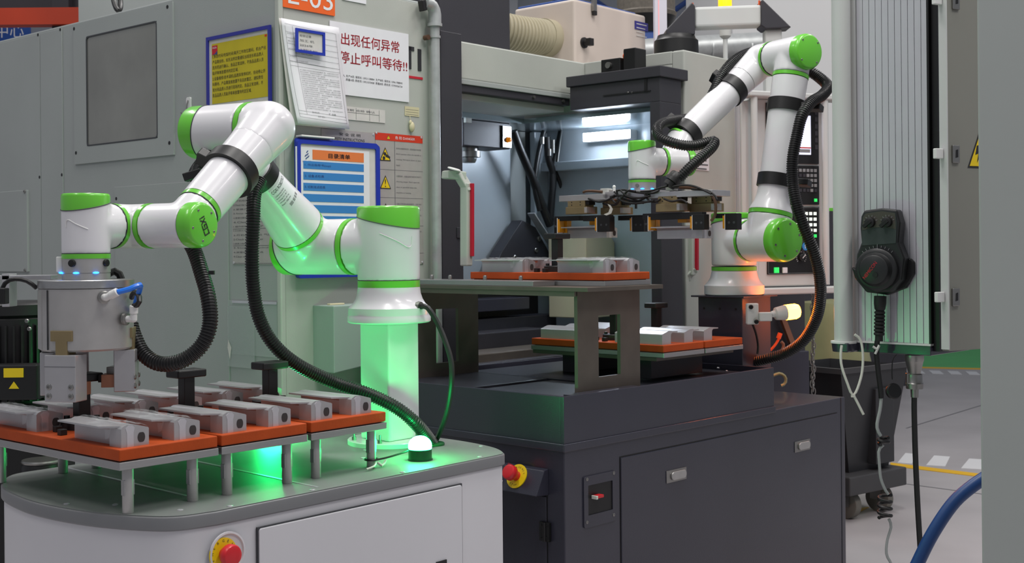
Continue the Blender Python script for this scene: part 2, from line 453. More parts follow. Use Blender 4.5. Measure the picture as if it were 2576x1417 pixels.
# ------------------------------------------------------------------ mobile platform (white cart)
DZ = .77
cart = thing('mobile_platform', 'white mobile robot cart with grey rounded deck and red stop button', 'cart', (0, 0, 0), fr=AMR)
CTL = [(.06, 0), (.845, 0), (.88, .012), (.925, .085), (.95, .2), (.955, .34), (.95, .48), (.925, .6), (.88, .668), (.845, .68), (.1, .68), (.0, .668), (-.075, .56), (-.108, .42), (-.112, .3), (-.092, .17), (-.05, .065), (-.01, .018)]
def closed_curve(pts, n=6):
    out = []; N = len(pts)
    for i in range(N):
        a, b, c, d = [Vector(pts[(i + k) % N]) for k in (-1, 0, 1, 2)]
        if (c - b).length > .4: out.append(tuple(b)); continue
        if (b - a).length > .4: a = b * 2 - c
        if (d - c).length > .4: d = c * 2 - b
        for k in range(n):
            t = k / n; out.append(tuple(.5 * ((2 * b) + (c - a) * t + (2 * a - 5 * b + 4 * c - d) * t * t + (3 * b - a - 3 * c + d) * t ** 3)))
    return out
OUT = closed_curve(CTL)
def inset(poly, k):
    n = len(poly); res = []
    for i in range(n):
        a, b, c = Vector(poly[i - 1]), Vector(poly[i]), Vector(poly[(i + 1) % n])
        t = (c - a).normalized(); res.append(tuple(b + Vector((-t.y, t.x)) * k))
    return res
def smooth_prism(name, poly, z0, z1, m, parent, e=.0):
    b = B(); b.curved = True
    if e: 
        n = len(poly); rings = [(inset(poly, e), z0), (poly, z0 + e), (poly, z1 - e), (inset(poly, e * .3), z1 - e * .3), (inset(poly, e), z1)]
        vs = [(p[0], p[1], z) for r_, z in rings for p in r_]; fs = [tuple(range(n))[::-1], tuple(range(4 * n, 5 * n))]
        for k in range(4): fs += [(k * n + i, k * n + (i + 1) % n, k * n + n + (i + 1) % n, k * n + n + i) for i in range(n)]
        b.add(vs, fs)
    else: b.prism(poly, (0, 0, z0), XD, YD, (0, 0, z1 - z0))
    return b.obj(name, m, parent)
BODY = inset(OUT, .006)
body = smooth_prism('body', BODY, .12, DZ - .028, 'cart_white', cart)
smooth_prism('deck_edge', OUT, DZ - .028, DZ - .002, 'rim_grey', cart, e=.003)
dk = smooth_prism('deck', inset(OUT, .004), DZ - .003, DZ, 'deck', cart)
smooth_prism('skirt', inset(OUT, .03), .03, .12, 'black', cart)
for x, y in ((.1, .12), (.75, .12), (.1, .56), (.75, .56)):
    B().rcyl((x, y - .02, .05), (x, y + .02, .05), .05).obj('wheel', 'rubber', cart)
# deck plate joints, their reflected light drawn as bright strips, and countersunk screws
for (x0, y0, x1, y1) in ((150, 1173, 488, 1252), (430, 1147, 800, 1226)):
    p, q = AMR.hit(x0, y0, z=DZ), AMR.hit(x1, y1, z=DZ); d = (q - p).normalized()
    B().obox((p + q) / 2, (q - p) / 2, V(-d.y, d.x, 0) * .0034, (0, 0, .0006)).obj('joint_glint', 'alu_bright', cart)
for x, y in ((.1, .016), (.3, .016), (.55, .016), (.8, .018), (-.05, .12), (-.085, .28), (.915, .12), (.94, .3), (.02, .06), (-.03, .2), (.7, .3), (.62, .22), (.78, .17)):
    screw(cart, (x, y, DZ), ZD, .006, .0016, 'alu_bright')
# access hatch in the near side
h0 = AMR.hit(650, 1334, y=0); h1 = AMR.hit(1160, 1217, y=0)
zt = (h0.z + h1.z) / 2
B().box(h0.x - .0025, -.0005, .2, h1.x + .0025, .004, zt + .0025).obj('hatch_gap', 'groove', cart)
hp = B().prism(rrect(h0.x, .2, h1.x, zt, .006), (0, .004, 0), XD, ZD, (0, -.007, 0)).obj('hatch', 'cart_white', cart, bev=.0015)
hh = AMR.hit(1110, 1412, y=0)
B().box(hh.x - .02, -.006, hh.z - .03, hh.x + .012, -.002, hh.z + .002).obj('hatch_lock', 'black', hp)
# emergency stop set in a round recess
e0 = AMR.hit(566, 1392, y=0)
ec = V(e0.x, 0, e0.z)
es = B().lathe(ec + V(.004, .0, 0), (0, -1, 0), [(.0, .0395), (.004, .0395), (.0045, .036), (.001, .034), (.0006, 0)], 40).obj('stop_recess', 'cart_white', cart)
B().lathe(ec + V(-.006, -.0005, 0), (0, -1, 0), [(0, .03), (.003, .03), (.003, 0)], 36).obj('stop_plate', 'estop_yellow', es)
t = B()
for i, ch in enumerate('EMERGENCY'):
    a = R(200 - i * 27.5) ; o = ec + V(-.006 + cos(a) * .0235, -.0036, sin(a) * .0235); xd = V(sin(a), 0, -cos(a)); yd = V(cos(a), 0, sin(a))
    text_into(t, ch, o - xd * .0022 - yd * .0012, xd, yd, h=.0048, lift=.0003)
t.obj('lettering', 'ink', es)
B().lathe(ec + V(-.004, -.002, 0), (0, -1, 0), [(0, .012), (.012, .012), (.012, .0185), (.0155, .0205), (.026, .0205), (.0295, .0185), (.031, .014), (.0305, 0)], 32).obj('stop_knob', 'estop_red', es)

# deck posts that carry the tray plates
PZ = .855
for px in ((-.055, .085), (.165, .315), (.392, .55)):
    for x in px:
        for y in (.115, .6):
            b = B().rcyl((x, y, DZ), (x, y, PZ - .0003), .0105, .001, 20)
            ps = b.obj('post', 'alu_milled', cart)
            B().box(x - .0107, y - .006, DZ + .033, x + .0107, y + .006, DZ + .062).obj('wrench_flat', 'brushed', ps, bev=.001)

# ------------------------------------------------------------------ trays, handles, aluminium profiles
PL, PE = .185, .04      # profile length, plain end
def block_mesh():
    """aluminium profile: web with an overhanging wing on the left, boxed body with a sloping roof on the right, plain machined end"""
    pieces = {}
    main = [(-.022, .0352), (-.022, .0385), (.006, .0385), (.012, .0410), (.026, .0410), (.0565, .0325), (.0585, .0305), (.0585, 0), (.013, 0), (.013, .027), (.011, .0325), (.005, .0352)]
    end = [(.004, .0375), (.012, .0410), (.026, .0410), (.0565, .0325), (.0585, .0305), (.0585, 0), (.001, 0), (.001, .034)]
    pieces['extrusion'] = B().prism(main, (0, PE, 0), XD, ZD, (0, PL - PE, 0)).prism(end, (0, 0, 0), XD, ZD, (0, PE, 0)).prism([(-.022, PE), (.006, PE), (.006, .008)], (0, 0, .0352), XD, YD, (0, 0, .0033)).mesh('extrusion', 'alu')
    pieces['polished_web'] = B().prism([(.0125, 0), (.0125, .026), (.0095, .0345), (.016, .0392), (.024, .0392), (.0285, .0345), (.0262, .026), (.0262, 0)], (0, 0, 0), XD, ZD, (0, -.0006, 0)).mesh('polished_web', 'alu_bright')
    hole = [(.0425 + .0076 * cos(2 * pi * k / 20), .0155 + (.0088 if sin(2 * pi * k / 20) > 0 else .0092) * max(-1, min(1, 1.15 * sin(2 * pi * k / 20)))) for k in range(20)]
    pieces['bore'] = B().prism(hole, (0, 0, 0), XD, ZD, (0, -.0008, 0)).mesh('bore', 'bore')
    return pieces
BLK = block_mesh()
def film_mesh(seed):
    rnd = random.Random(seed); b = B(); b.curved = False
    nx, ny = 9, 16; vs = []
    for j in range(ny + 1):
        for i in range(nx + 1):
            x = .001 + .0575 * i / nx; y = .004 + (PL - .01) * j / ny
            top = .0412 if x < .03 else .0412 - (x - .03) * .305
            vs.append((x, y, top + .0006 + rnd.random() * .0042))
    fs = [(j * (nx + 1) + i, j * (nx + 1) + i + 1, (j + 1) * (nx + 1) + i + 1, (j + 1) * (nx + 1) + i) for j in range(ny) for i in range(nx)]
    b.add(vs, fs)
    # a flap hanging at the wing side
    b.add([(-.001, .03, .034), (-.004, .034, .016), (-.006, .043, .012), (-.003, .05, .03), (-.001, .056, .036)], [(0, 1, 2, 3), (0, 3, 4)])
    return b.mesh('plastic_film', 'clear_film')
FILMS = [film_mesh(3), film_mesh(5)]
def place_block(fr, x, y, z, label, group, flip=False, film=None, rot=None):
    t = thing('aluminium_profile', label, 'metal part', (x, y, z), pi if flip else 0.0, group, fr)
    for nm, me in BLK.items():
        o = bpy.data.objects.new(nm, me); COL.objects.link(o); o.parent = t
    if film is not None:
        o = bpy.data.objects.new('plastic_film', FILMS[film]); COL.objects.link(o); o.parent = t
        # band of clear tape across the profile
        B().box(-.02, .05, .0385, .03, .085, .0425).obj('tape', 'clear_film', t)
    return t
TW, TL = .215, .55      # tray
def handle_into(parent, cx, cy, z, tall=.125):
    h = B().lathe((cx, cy, z), ZD, [(0, .041), (.017, .041), (.019, .039), (.019, 0)], 32).obj('handle', 'black', parent)
    B().box(cx - .013, cy - .013, z + .018, cx + .013, cy + .013, z + tall - .016).obj('stem', 'black', h, bev=.002)
    B().box(cx - .036, cy - .024, z + tall - .017, cx + .036, cy + .024, z + tall).obj('grip', 'black', h, bev=.003)
    for k in range(4):
        a = pi / 4 + k * pi / 2
        B().cyl((cx + .03 * cos(a), cy + .03 * sin(a), z + .018), (cx + .03 * cos(a), cy + .03 * sin(a), z + .026), .006, n=12).obj('screw', 'black', h)
def tray(fr, x, y, z, label, group, tall=.125, handle=True, plate_over=0.0, hy=0.0):
    t = thing('parts_tray', label, 'tray', (x, y, z), 0, group, fr)
    B().box(-plate_over, -plate_over, 0, TW + plate_over, TL + plate_over, .0145).obj('base_plate', 'brushed', t, bev=.0012)
    B().box(.001, .002, .0165, TW - .001, TL - .002, .038).obj('board', 'orange_board', t, bev=.002)
    B().box(.01, .01, .0145, TW - .01, TL - .01, .0165).obj('spacer', 'groove', t)
    if handle: handle_into(t, TW * .5, TL * .5 + hy, .038, tall)
    for px_, py_ in ((.11, TL - .045), (.105, .245)):
        B().lathe((px_, py_, .038), ZD, [(0, .0028), (.02, .0028), (.024, .0015), (.024, 0)], 10).obj('pin', 'steel', t)
    for px_, py_ in ((.03, TL * .5 - .02), (TW - .03, TL * .5 - .03), (TW * .5 - .06, TL * .5 + .03)):
        B().box(px_ - .007, py_ - .007, .038, px_ + .007, py_ + .007, .05).obj('stop_block', 'black', t, bev=.001)
    return t
TX = [-.088, .134, .358]; TY = .088
TNAME = ['under the gripper at the rounded cart end', 'in the middle of the cart', 'beside the white robot column']
BN = [('near row, first', 'near row, second'), ('far row, first', 'far row, second')]
for i in range(3):
    tray(AMR, TX[i], TY, PZ, 'orange board tray on aluminium plate, ' + TNAME[i], 'orange trays on the cart', tall=.105 if i else .112, hy=0.0 if i else .042)
    for row in range(2):
        for col in range(2):
            lab = '%s profile on the tray %s, %s from rounded end' % (
                ('film wrapped', 'bare silver', 'bare silver')[i], ('under the gripper', 'in mid cart', 'by the column')[i], ('near row, first', 'near row, second', 'far row, first', 'far row, second')[row * 2 + col])
            place_block(AMR, TX[i] + (.014 if col == 0 else .126) + (.004 if row else 0), TY + (.018 if row == 0 else .335), PZ + .038, lab, 'aluminium profiles on the cart trays', film=(row + col) % 2 if i == 0 else None)
# ------------------------------------------------------------------ green beacon
def beacon(label, x, y):
    gb = thing('signal_beacon', label, 'beacon', (x, y, DZ), fr=AMR)
    B().lathe((0, 0, 0), ZD, [(0, .0285), (.003, .0285), (.003, .027), (.025, .027), (.026, .0255), (.026, 0)], 36).obj('base', 'beacon_green_base', gb)
    B().lathe((0, 0, .026), ZD, [(0, .0265), (.006, .0272)] + [(.006 + .0235 * sin(R(a)), .0272 * cos(R(a))) for a in range(10, 90, 10)] + [(.0297, 0)], 36).obj('dome', 'beacon_green', gb)
beacon('glowing green dome beacon on a short base on the open cart deck', .685, .098)
beacon('second green dome beacon on the far deck side, hidden by the trays', .64, .585)
# cable ties on the near post of the third tray
zt_ = thing('cable_tie', 'black and clear cable ties wrapped round a deck post near the beacon', 'cable tie', (.55, .115, DZ), fr=AMR)
B().tube([(.0145 * cos(2 * pi * k / 20), .0145 * sin(2 * pi * k / 20), .018) for k in range(21)], .0022, 6).obj('loop', 'black', zt_)
cable('tail', [(.0, -.015, .018), (.03, -.02, .02), (.075, -.02, .024), (.1, -.018, .026)], .0022, 'black', zt_)
cable('tail', [(.0, -.015, .012), (-.02, -.03, .008), (-.05, -.03, .004)], .0022, 'cable_white', zt_)
cable('clear_end', [(.005, -.015, .012), (.012, -.022, .004), (.03, -.014, .012), (.035, -.016, .02)], .003, 'cable_white', zt_)
# ------------------------------------------------------------------ robot arms
def housing(name, parent, segs, m='robot_white', vox=.0042, it=9, balls=()):
    """cast housing: cylinders run together with soft fillets"""
    b = B()
    for p0, p1, r0, r1 in segs: b.cyl(p0, p1, r0, r1, 40)
    for c, r in balls: b.sphere(c, r, 36, 24)
    o = b.obj(name, m, parent)
    md = o.modifiers.new('remesh', 'REMESH'); md.mode = 'VOXEL'; md.voxel_size = vox; md.use_smooth_shade = True
    sm = o.modifiers.new('smooth', 'SMOOTH'); sm.factor = .5; sm.iterations = it
    return o
def ring(parent, p, axis, r, w=.011):
    p = Vector(p); d = Vector(axis).normalized()
    o = B().lathe(p - d * w / 2, d, [(0, r - .006), (0, r), (w, r), (w, r - .006)], 44).obj('green_ring', 'robot_green', parent)
    B().lathe(p + d * w / 2, d, [(0, r - .006), (0, r - .0006), (.0014, r - .0006), (.0014, r - .006)], 44).obj('ring_groove', 'groove', parent)
    return o
def round_cap(name, parent, p, axis, r, h, n=5, inner=.72, a0=.5):
    p = Vector(p); d = Vector(axis).normalized(); x, y = perp(d)
    o = B().lathe(p, d, [(0, r - .004), (0, r), (h * .55, r), (h * .8, r * .965), (h * .95, r * .9), (h, r * .84), (h, 0)], 48).obj(name, 'robot_green', parent)
    B().lathe(p - d * .0012, d, [(0, r - .004), (0, r - .0004), (.0013, r - .0004), (.0013, r - .004)], 44).obj('seam', 'groove', parent)
    for k in range(n):
        a = a0 + 2 * pi * k / n
        screw(o, p + d * (h - .0002) + (x * cos(a) + y * sin(a)) * r * inner, d, r * .06, .0012, 'steel')
    return o
def slant_cap(name, parent, p, axis, deep, r, h0, h1):
    """end cap whose lower edge slants: p on the axis at its outer end, deep = direction in which the cap reaches further down"""
    p = Vector(p); d = Vector(axis).normalized(); g = Vector(deep); g = (g - d * g.dot(d)).normalized(); y = d.cross(g); n = 48
    b = B(); b.curved = True; vs = []
    rows = [None, (-.006, 1.0), (-.002, .975), (0, .93)]
    for row in rows:
        for k in range(n):
            a = 2 * pi * k / n
            if row is None: hh = -(h0 + h1) / 2 - (h1 - h0) / 2 * cos(a); f = 1.0
            else: hh, f = row
            vs.append(p + d * hh + (g * cos(a) + y * sin(a)) * r * f)
    vs.append(p)
    fs = []
    for i in range(3): fs += [(i * n + k, i * n + (k + 1) % n, (i + 1) * n + (k + 1) % n, (i + 1) * n + k) for k in range(n)]
    fs += [(3 * n + k, 3 * n + (k + 1) % n, 4 * n) for k in range(n)]
    b.add(vs, fs)
    o = b.obj(name, 'robot_green', parent)
    e = B().tube([vs[k % n] for k in range(n + 1)], .0011, 6).obj('seam', 'groove', o)
    return o
def band(name, parent, p, axis, r, w, t=.004, m='black'):
    p = Vector(p); d = Vector(axis).normalized()
    return B().lathe(p - d * w / 2, d, [(0, r - .002), (0, r + t), (w, r + t), (w, r - .002)], 40).obj(name, m, parent)
def on_surface(p0, d, x0, r0, slope, u, v):
    """point on a cone round axis d from p0: v along the axis, u round it (metres) from direction x0"""
    y0 = d.cross(x0); r = r0 + slope * v; a = u / r
    return p0 + d * v + (x0 * cos(a) + y0 * sin(a)) * r
def wrapped_text(s, parent, m, f, u0, v0, h, w, ud=(1, 0), vd=(0, 1), name='lettering'):
    vs, fs = text_geo(s); x0 = min(q.x for q in vs); x1 = max(q.x for q in vs); y0 = min(q.y for q in vs); y1 = max(q.y for q in vs)
    b = B(); pts = []
    for q in vs:
        a = (q.x - x0) / (x1 - x0) * w; c = (q.y - y0) / (y1 - y0) * h
        pts.append(f(u0 + a * ud[0] + c * vd[0], v0 + a * ud[1] + c * vd[1]))
    b.add(pts, fs); return b.obj(name, m, parent)
def mark_groove(parent, c, axis, out, r, size, m='white_plastic'):
    """the shallow V-shaped styling line on a housing"""
    axis = Vector(axis).normalized(); x = Vector(out); x = (x - axis * x.dot(axis)).normalized()
    c = Vector(c)
    pts = [(-.9, .35), (-.5, .18), (0, -.05), (.45, -.3), (.62, -.34), (.75, -.28), (.8, -.12), (.82, .25)]
    q = spline([on_surface(c, axis, x, r + .0003, 0, u * size, v * size) for u, v in pts], .004)
    return B().tube(q, .0011, 6).obj('styling_line', m, parent)

# ---------------- robot on the cart
b1 = AMR.w(.82, .34, 0); BX, BY = b1.x, b1.y
r1 = thing('robot_manipulator', 'large white and green robot arm on a square column on the cart', 'robot arm', (BX, BY, DZ))
O1 = V(BX, BY, DZ)
def L1(p): return Vector(p) - O1
def z1(py, Y=BY, px=970): return P(px, py, Y).z
d1 = V(-.89, .456, 0).normalized(); e1 = V(.456, .89, 0).normalized()
zc0 = z1(811)
col = B()
ax, ay = AMR.x * .0525, AMR.y * .0525
col.obox(L1((BX, BY, (DZ + .012 + zc0) / 2)), ax, ay, (0, 0, (zc0 - DZ - .012) / 2))
col.obj('column', 'robot_white', r1, bev=.006, seg=3)
fl_ = B().lathe((0, 0, 0), ZD, [(0, .106), (.010, .106), (.012, .104), (.012, 0)], 48).obj('column_foot', 'robot_white', r1)
for k in range(6):
    a = R(20 + 60 * k); c = V(.092 * cos(a), .092 * sin(a), .012)
    B().cyl(c, c + V(0, 0, .008), .006, n=6).cyl(c + V(0, 0, .008), c + V(0, 0, .02), .0028, n=8).obj('foot_bolt', 'steel', fl_)
zr = z1(714)
base = B().lathe(L1((BX, BY, zc0)), ZD, [(0, .100), (.003, .104), (z1(796) - zc0, .104), (z1(793) - zc0, .102), (z1(790) - zc0, .102), (z1(774) - zc0, .1015), (z1(770) - zc0, .098), (z1(764) - zc0, .091), (z1(752) - zc0, .084), (z1(738) - zc0, .0795), (z1(722) - zc0, .0775)], 56).obj('base', 'robot_white', r1)
ring(r1, L1((BX, BY, zr)), ZD, .0778, .0165)
ztop = z1(520)
S = V(BX, BY, z1(620)); 
J1 = housing('shoulder_housing', r1, [(L1((BX, BY, zr + .006)), L1((BX, BY, ztop - .012)), .078, .078), (L1(S), L1(S + d1 * .1), .072, .0715)])
slant_cap('shoulder_cap', r1, L1((BX, BY, ztop)), ZD, -d1, .0787, .022, .056)
ring(r1, L1(S + d1 * .1066), d1, .0722, .012)
mark_groove(J1, L1((BX, BY, z1(606))), ZD, V(.42, -1, 0), .078, .05)
S2 = S + d1 * .233; S2.z = S.z
E1 = P(560, 330, S2.y - .349 * .89); k_ = .349
E1 = V(S2.x - .456 * k_, S2.y - .89 * k_, E1.z)
a1 = (E1 - S2).normalized(); LA = (E1 - S2).length
housing('upper_arm_joint', r1, [(L1(S + d1 * .113), L1(S2 + d1 * .082), .0715, .0715), (L1(S2), L1(S2 + a1 * .072), .07, .069)])
slant_cap('upper_arm_cap', r1, L1(S2 + d1 * .088), d1, -a1, .0722, .012, .05)
ring(r1, L1(S2 + a1 * .078), a1, .0692, .012)
UA = B().lathe(L1(S2 + a1 * .084), a1, [(0, .0685), (.03, .066), (.07, .0605), (.12, .0545), (.17, .050), (.21, .0475), (LA - .1, .0465)], 48).obj('upper_arm', 'robot_white', r1)
band('arm_clamp', r1, L1(S2 + a1 * .285), a1, .0465, .034, .007)
# rating label wrapped on the upper arm
xo = V(.50, -.86, .35); xo = (xo - a1 * xo.dot(a1)).normalized()
lp0 = L1(S2 + a1 * .084)
def ua_r(v):
    pr = [(0, .0685), (.03, .066), (.07, .0605), (.12, .0545), (.17, .050), (.21, .0475), (.4, .0465)]
    for (h0_, q0), (h1_, q1) in zip(pr, pr[1:]):
        if v <= h1_: return q0 + (q1 - q0) * (v - h0_) / (h1_ - h0_)
    return .0465
def fs_(u, v, k=.0008):
    r_ = ua_r(v) + k; a = u / r_; y0 = a1.cross(xo)
    return lp0 + a1 * v + (xo * cos(a) + y0 * sin(a)) * r_
lb = B(); nn_ = 12
lb.add([fs_(-.034 + .068 * i / nn_, .1 + .075 * j / 4, .0006) for j in range(5) for i in range(nn_ + 1)], [(j * (nn_ + 1) + i, j * (nn_ + 1) + i + 1, (j + 1) * (nn_ + 1) + i + 1, (j + 1) * (nn_ + 1) + i) for j in range(4) for i in range(nn_)])
lab1 = lb.obj('rating_label', 'paper', r1, smooth=True)
wrapped_text('CGXi ROBOTICS', lab1, 'ink', lambda u, v: fs_(u, v, .0011), -.031, .161, .0095, .060)
for i, s_t in enumerate(('Collaborative Robot', 'Rated load 16 kg', 'Voltage DC 48 V', 'Weight 40 kg', 'Reach 1000 mm')):
    wrapped_text(s_t, lab1, 'ink_grey', lambda u, v: fs_(u, v, .0011), -.031, .150 - i * .0075, .0045, .034)
wrapped_text('IIIIII IIII III IIII', lab1, 'ink', lambda u, v: fs_(u, v, .0011), -.014, .103, .009, .04)
# elbow
housing('elbow_housing', r1, [(L1(E1 - d1 * .08), L1(E1 + d1 * .074), .062, .062), (L1(E1 - a1 * .1), L1(E1), .0465, .056)])
slant_cap('elbow_cap', r1, L1(E1 + d1 * .082), d1, a1, .0627, .02, .046)
ring(r1, L1(E1 - d1 * .0886), d1, .0625, .011)
F1 = E1 - d1 * .135
W1 = V(F1.x - .456 * .278, F1.y - .89 * .278, P(455, 567, F1.y - .89 * .278).z)
f1 = (W1 - F1).normalized(); LF = (W1 - F1).length
housing('forearm_elbow', r1, [(L1(F1 + d1 * .042), L1(F1), .0622, .062), (L1(F1), L1(F1 + f1 * .085), .0615, .0535)], balls=[(L1(F1), .0622)])
FA = B().lathe(L1(F1 + f1 * .075), f1, [(0, .0532), (.05, .052), (.12, .0505), (LF - .14, .0482)], 48).obj('forearm', 'robot_white', r1)
B().lathe(L1(F1 + f1 * .0752), f1, [(0, .05), (0, .0537), (.0012, .0537), (.0012, .05)], 48).obj('seam', 'groove', r1)
ck = F1 + f1 * (LF * .47)
cl1 = band('forearm_clamp', r1, L1(ck), f1, .0512, .032, .0095)
sx_, sy_ = perp(f1)
side = V(-1, .3, .8); side = (side - f1 * side.dot(f1)).normalized()
B().obox(L1(ck + side * .068), side * .012, f1 * .012, f1.cross(side) * .018).obj('clamp_block', 'black', cl1, bev=.003)
rw = .0475
ring(r1, L1(W1 - f1 * .058), f1, .0482, .0105)
housing('wrist_housing', r1, [(L1(W1 - d1 * .02), L1(W1 + d1 * .089), rw, rw), (L1(W1), L1(W1 - f1 * .053), rw, rw)], vox=.0036)
wc = round_cap('wrist_cap', r1, L1(W1 - d1 * .02), -d1, .0482, .032, n=5, inner=.7, a0=.2)
# maker's letters on the wrist cap
cc = L1(W1 - d1 * .0522); ux = V(0, 0, 1); xd_ = (e1 * -.42 + ZD * .9).normalized(); yd_ = (-d1).cross(xd_)
tl = B()
def stroke(b, pts, w=.0026):
    for p, q in zip(pts, pts[1:]):
        p, q = Vector(p), Vector(q); t = (q - p).normalized(); nrm = Vector((-t.y, t.x)) * w / 2; p = p - t * w / 2; q = q + t * w / 2
        poly = [p - nrm, q - nrm, q + nrm, p + nrm]
        b.add([cc + (-d1) * .0006 + xd_ * v.x + yd_ * v.y for v in poly], [(0, 1, 2, 3)])
lw, lh = .0086, .0135
def at_(i, pts): return [((i - 1.75) * .0122 + x * lw, (y - .5) * lh) for x, y in pts]
stroke(tl, at_(0, [(1, 1), (0, 1), (0, 0), (1, 0)]))
stroke(tl, at_(1, [(1, 1), (0, 1), (0, 0), (1, 0), (1, .5), (.5, .5)]))
stroke(tl, at_(2, [(0, 1), (1, 0)])); stroke(tl, at_(2, [(1, 1), (0, 0)]))
stroke(tl, at_(3, [(.1, .68), (.1, 0)])); stroke(tl, at_(3, [(.1, .95), (.1, 1.0)]))
tl.obj('lettering', 'ink', wc)
ring(r1, L1(W1 + d1 * .0945), d1, .048, .010)
C5 = W1 + d1 * .153; j5 = -e1
housing('wrist_elbow', r1, [(L1(W1 + d1 * .1), L1(C5), rw, rw), (L1(C5), L1(C5 + j5 * .045), rw, rw)], vox=.0036, balls=[(L1(C5), rw)])
ring(r1, L1(C5 + j5 * .049), j5, .048, .010)
G1 = C5 + j5 * .123
def zg(py): return P(207, py, G1.y).z
J6 = housing('tool_joint', r1, [(L1(C5 + j5 * .054), L1(G1), rw, rw), (L1(V(G1.x, G1.y, zg(640))), L1(V(G1.x, G1.y, zg(495))), .048, .048)], vox=.0036)
slant_cap('tool_joint_cap', r1, L1(V(G1.x, G1.y, zg(488))), ZD, j5, .0485, .014, .036)
mark_groove(J6, L1(V(G1.x, G1.y, zg(566))), ZD, V(-.1, -1, 0), .048, -.028)
ring(r1, L1(V(G1.x, G1.y, zg(645))), ZD, .0485, .0095)
tf = B().lathe(L1(V(G1.x, G1.y, zg(703))), ZD, [(0, .0475), (zg(688) - zg(703), .0475), (zg(688) - zg(703), .0465), (zg(686) - zg(703), .0465), (zg(686) - zg(703), .0478), (zg(650) - zg(703), .0478)], 44).obj('tool_flange', 'alu_milled', r1)
for a in (-150, -95, -48):
    c = L1(V(G1.x, G1.y, zg(686))) + V(cos(R(a)), sin(R(a)), 0) * .0476
    B().sphere(c, .003, 10, 8, (2.2, 2.2, .7)).obj('status_light', 'led_blue', tf)
for a, m_ in ((-104, 'black'), (-20, 'black')):
    c = L1(V(G1.x, G1.y, zg(662))); dd = V(cos(R(a)), sin(R(a)), 0)
    B().rcyl(c + dd * .046, c + dd * .053, .0075, .001, 16).obj('socket', m_, tf)
cA = L1(V(G1.x, G1.y, zg(665))); dd = V(-.93, -.36, 0)
B().obox(cA + dd * .052, dd * .006, V(-dd.y, dd.x, 0) * .009, (0, 0, .016)).obj('side_latch', 'white_plastic', tf, bev=.002)
# base connector and its cable
cp = L1(P(1043, 771, BY - .045)); cd_ = V(.8, -.55, -.05).normalized()
B().lathe(cp - cd_ * .022, cd_, [(0, .0125), (.012, .0125), (.012, .0155), (.018, .0155), (.018, .0115), (.034, .0115), (.034, .0135), (.042, .0125), (.042, 0)], 20).obj('connector', 'steel', r1)
pe = AMR.hit(1094, 1112, z=DZ + .001)
cable('base_cable', [cp + cd_ * .018, cp + cd_ * .04, L1(P(1105, 822, BY - .07)), L1(P(1133, 900, BY - .09)), L1(P(1136, 960, BY - .1)), L1(P(1126, 1030, BY - .08)), L1(P(1108, 1085, BY - .05)), L1(AMR.w(*pe))], .0068, 'rubber', r1)
# ---------------- corrugated conduits on robot 1
h1 = thing('corrugated_conduit', 'long black corrugated conduit hanging from the large arm down to the cart deck', 'conduit', (BX, BY - .1, DZ))
O_ = V(BX, BY - .1, DZ)
he = AMR.w(*AMR.hit(1088, 1118, z=DZ + .002))
hose('hose', [P(655, 455, 2.90) - O_, P(640, 490, 2.87) - O_, P(637, 560, 2.85) - O_, P(634, 640, 2.85) - O_, P(637, 720, 2.85) - O_, P(652, 800, 2.86) - O_, P(690, 868, 2.88) - O_, P(752, 920, 2.91) - O_, P(840, 962, 2.945) - O_, P(930, 993, 2.95) - O_, P(1000, 1028, 2.955) - O_, P(1050, 1070, 2.965) - O_, he - O_], .0165, h1)
for px, py, Y in ((637, 585, 2.85), (752, 920, 2.91), (930, 993, 2.95)):
    c = P(px, py, Y) - O_; 
B().lathe(he - O_ + V(0, 0, -.001), ZD, [(0, .03), (.004, .03), (.006, .027), (.006, 0)], 24).obj('deck_grommet', 'beacon_green_base', h1)
h2 = thing('corrugated_conduit', 'black corrugated conduit looping from the lettered wrist cap to the round gripper', 'conduit', (G1.x, G1.y, 1.1))
O_ = V(G1.x, G1.y, 1.1)
hose('hose', [P(470, 600, 2.66) - O_, P(489, 632, 2.63) - O_, P(508, 690, 2.6) - O_, P(524, 750, 2.575) - O_, P(528, 815, 2.56) - O_, P(508, 868, 2.55) - O_, P(462, 906, 2.545) - O_, P(405, 916, 2.55) - O_, P(362, 892, 2.56) - O_, P(338, 848, 2.57) - O_, P(328, 815, 2.58) - O_], .0165, h2)
for px, py in ((520, 686), (437, 912)):
    c = P(px, py, 2.575) - O_
    B().box(c.x - .004 + .012, c.y - .02, c.z - .004, c.x + .02, c.y - .012, c.z + .004).obj('tie_head', 'black', h2)
h3 = thing('corrugated_conduit', 'short black corrugated conduit between elbow and forearm clamp of the large arm', 'conduit', (F1.x, F1.y, F1.z))
hose('hose', [P(640, 415, 2.93) - F1, P(600, 385, 2.90) - F1, P(560, 378, 2.87) - F1, P(525, 395, 2.85) - F1, P(502, 420, 2.82) - F1, P(492, 440, 2.79) - F1, P(500, 458, 2.76) - F1], .0165, h3)
bk = P(487, 441, 2.76) - F1
B().obox(bk, V(.02, 0, .006), V(0, .014, 0), V(-.003, 0, .009)).obj('hose_clip', 'black', h3, bev=.002)
